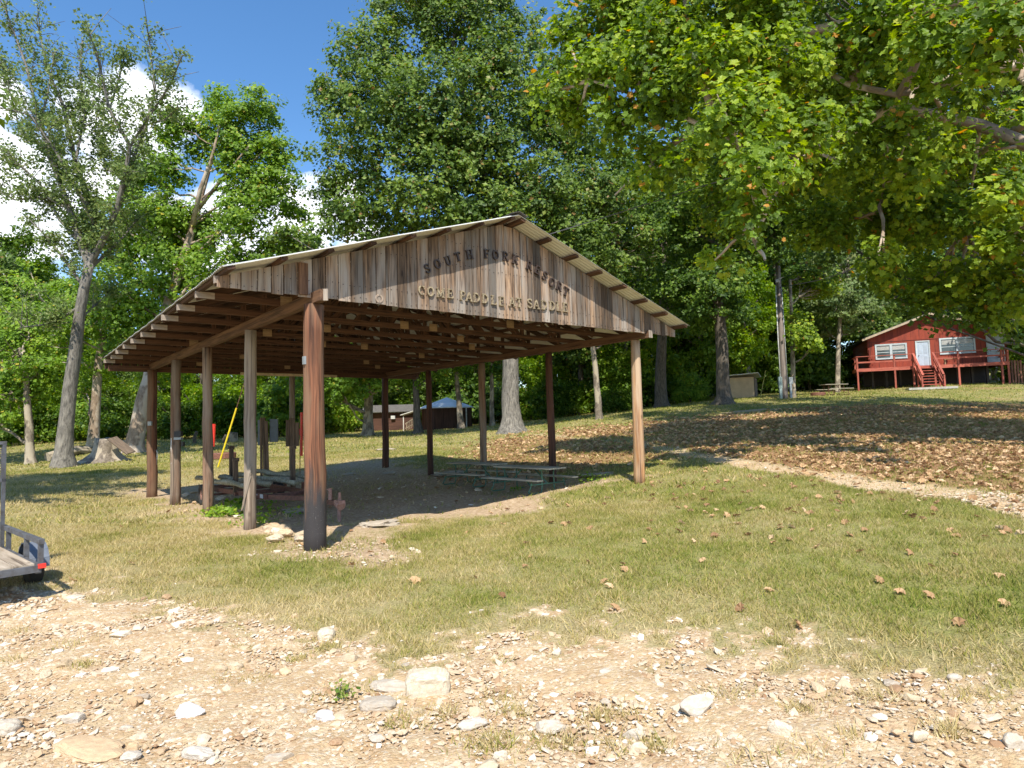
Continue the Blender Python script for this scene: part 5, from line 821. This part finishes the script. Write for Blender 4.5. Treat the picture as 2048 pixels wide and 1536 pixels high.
b = MB(); V = [(-1.25,-.35,1.62),(1.35,-.35,1.72),(1.35,2.3,1.56),(-1.25,2.3,1.46)]; V += [(x,y,z+.06) for x,y,z in V]; b.add(V,[(3,2,1,0),(4,5,6,7),(0,1,5,4),(1,2,6,5),(2,3,7,6),(3,0,4,7)]); b.build('roof', G['tin'], sh)
b = MB(); q0 = gz(1521,797,46); b.tube([q0,at(1531,741,46)],[.04,.035],8); tag(b.build('leaning_pole', mat_plain('yellow green pole',(.35,.34,.08))),'thin yellowish pole leaning beside the small cream shed','pole')
G['brownwall'] = mat_wood('dark brown siding',(.05,.02,.013),(.10,.045,.03),None,(6,6,.7),.25)
oc = gz(895,858,53); ok = thing('round_cabin', (oc[0],oc[1],oc[2]), 'dark brown many-sided cabin with a pale metal hipped roof', 'cabin'); rW = 2.15; n = 8; b = MB()
for k in range(n): a0_, a1_ = PI/8+k*PI/4, PI/8+(k+1)*PI/4; b.bar((rW*math.cos((a0_+a1_)/2)*.924,rW*math.sin((a0_+a1_)/2)*.924,-.3),(rW*math.cos((a0_+a1_)/2)*.924,rW*math.sin((a0_+a1_)/2)*.924,1.75),.08,2*rW*math.sin(PI/8)*1.02,up=(-math.sin((a0_+a1_)/2),math.cos((a0_+a1_)/2),0))
b.build('wall', G['brownwall'], ok); b = MB(); re = 2.45; V = [(re*math.cos(PI/8+k*PI/4),re*math.sin(PI/8+k*PI/4),1.74) for k in range(8)]+[(re*math.cos(PI/8+k*PI/4),re*math.sin(PI/8+k*PI/4),1.67) for k in range(8)]+[(0,0,2.62)]; b.add(V,[(k,(k+1)%8,16) for k in range(8)]+[(8+k,8+(k+1)%8,(k+1)%8,k) for k in range(8)]+[tuple(range(15,7,-1))]); b.build('roof', mat_plain('white metal roof',(.80,.84,.88),(.68,.72,.78),.4,2,.05), ok)
b = MB(); b.box((-1.18,-1.80,.85),(.20,.05,1.5)); b.build('window', G['trim'], ok); b = MB(); b.tube([(1.75,-1.9,0),(1.75,-1.9,1.68)],.05,8); b.build('downspout', mw, ok); b = MB(); b.box((-2.9,-1.0,1.40),(1.5,1.6,.06),Matrix.Rotation(.28,3,'Y').inverted()); b.box((-3.4,-1.6,.55),(.07,.07,1.5)); b.build('porch_roof', G['tin'], ok)
b = MB(); [b.box((-3.1+j*.13,-1.95,.25+.08*j),(.04,.05,.7)) for j in range(5)]; b.bar((-3.2,-1.97,.45),(-2.5,-1.97,.9),.05,.08); b.bar((-3.2,-1.97,.1),(-2.5,-1.97,.45),.05,.06); b.build('stair_rail', mat_plain('bare lumber',(.45,.36,.24)), ok)
lc_ = gz(778,862,55); lg = thing('long_cabin', lc_, 'long low dark cabin with an air conditioner in its wall, left of the round-roofed cabin', 'cabin'); b = MB(); b.box((0,1.5,.75),(4.3,3,1.75)); b.build('wall', G['brownwall'], lg); b = MB(); b.add([(-2.4,-.4,1.62),(2.4,-.4,1.62),(2.4,1.5,2.3),(-2.4,1.5,2.3),(-2.4,3.4,1.62),(2.4,3.4,1.62)],[(0,1,2,3),(3,2,5,4),(0,3,4),(1,5,2),(0,4,5,1)]); b.build('roof', mat_plain('grey brown shingles',(.12,.11,.10)), lg)
b = MB(); b.box((-1.65,-.03,.75),(.22,.06,1.35)); b.build('window', G['trim'], lg); b = MB(); b.box((.40,-.1,1.15),(.36,.25,.28)); b.build('air_conditioner', mw, lg); b = MB(); b.box((0,-.03,1.60),(4.4,.04,.06)); b.build('eave_trim', mg, lg)
# ------------------------------------------------------------------ sun and sky
sv = np.array([PU[0]*.28+PV[0]*.37, PU[1]*.28+PV[1]*.37, -.62]); sv /= np.linalg.norm(sv)     # direction the light travels
ld = bpy.data.lights.new('sun','SUN'); ld.energy = 5.0; ld.angle = R(.53); ld.color = (1,.94,.82); lo = bpy.data.objects.new('sun', ld); COL.objects.link(lo); lo.rotation_euler = Vector(sv).to_track_quat('-Z','Y').to_euler(); lo.location = (0,-20,40)
W = bpy.data.worlds.new('World'); S.world = W; W.use_nodes = True; nt = W.node_tree; bg = nt.nodes['Background']
sky = N(nt,'ShaderNodeTexSky', sky_type='NISHITA', sun_disc=False); toS = -sv; sky.sun_elevation = math.asin(toS[2]); sky.sun_rotation = math.atan2(toS[0], toS[1]); sky.air_density = 1.0; sky.dust_density = .25; sky.ozone_density = 2.0
bg.inputs['Strength'].default_value = .085
tc = N(nt,'ShaderNodeTexCoord').outputs['Generated']; nz = noise(nt, mapped(nt, tc, (1,1,1.5)), 5.0, 8, .62, .3); nz2 = noise(nt, mapped(nt, tc, (1,1,1.4)), 14.0, 6, .6)
acc = None
for px, py, r in ((340,225,.06),(270,215,.07),(190,235,.06),(300,260,.06),(60,370,.08),(0,350,.08),(-80,370,.10),(130,400,.06),(60,430,.06),(180,360,.04),(330,480,.07),(20,200,.03),(640,430,.07),(560,440,.08),(470,480,.09),(690,400,.05),(-200,420,.2),(380,500,.07),(720,470,.06),(1500,420,.05),(2500,300,.2),(-700,300,.3),(1400,560,.1)):
    d = ray(px,py); d = d/np.linalg.norm(d); dt = N(nt,'ShaderNodeVectorMath', operation='DISTANCE'); nt.links.new(tc, dt.inputs[0]); dt.inputs[1].default_value = tuple(d); v = math_(nt,'SUBTRACT', 1.0, math_(nt,'DIVIDE', dt.outputs['Value'], r), True); acc = v if acc is None else math_(nt,'MAXIMUM', acc, v)
dens = math_(nt,'ADD', math_(nt,'MULTIPLY', acc, .9), math_(nt,'ADD', math_(nt,'MULTIPLY', math_(nt,'SUBTRACT', nz, .5), 1.3), math_(nt,'MULTIPLY', math_(nt,'SUBTRACT', nz2, .5), .5)))
cf = ramp(nt, math_(nt,'MULTIPLY', dens, ramp(nt, acc, ((0,(0,0,0)),(.12,(1,1,1))))), ((.13,(0,0,0)),(.38,(1,1,1)))); cc = ramp(nt, math_(nt,'ADD', nz2, math_(nt,'MULTIPLY', dens,.25)), ((.42,(7.5,8.6,10.6)),(.72,(15,15.3,15.8))))
hs = N(nt,'ShaderNodeHueSaturation', Saturation=1.22, Value=1.95); nt.links.new(sky.outputs[0], hs.inputs['Color'])
nt.links.new(mixc(nt, cf, hs.outputs[0], cc), bg.inputs['Color'])
S.render.engine = 'CYCLES'; S.view_settings.view_transform = 'Standard'; S.view_settings.look = 'None'; S.view_settings.gamma = 1; S.view_settings.exposure = .5; S.view_settings.use_curve_mapping = False
S.render.resolution_x = 1024; S.render.resolution_y = 768; S.cycles.max_bounces = 8; S.cycles.transparent_max_bounces = 8; S.cycles.diffuse_bounces = 4
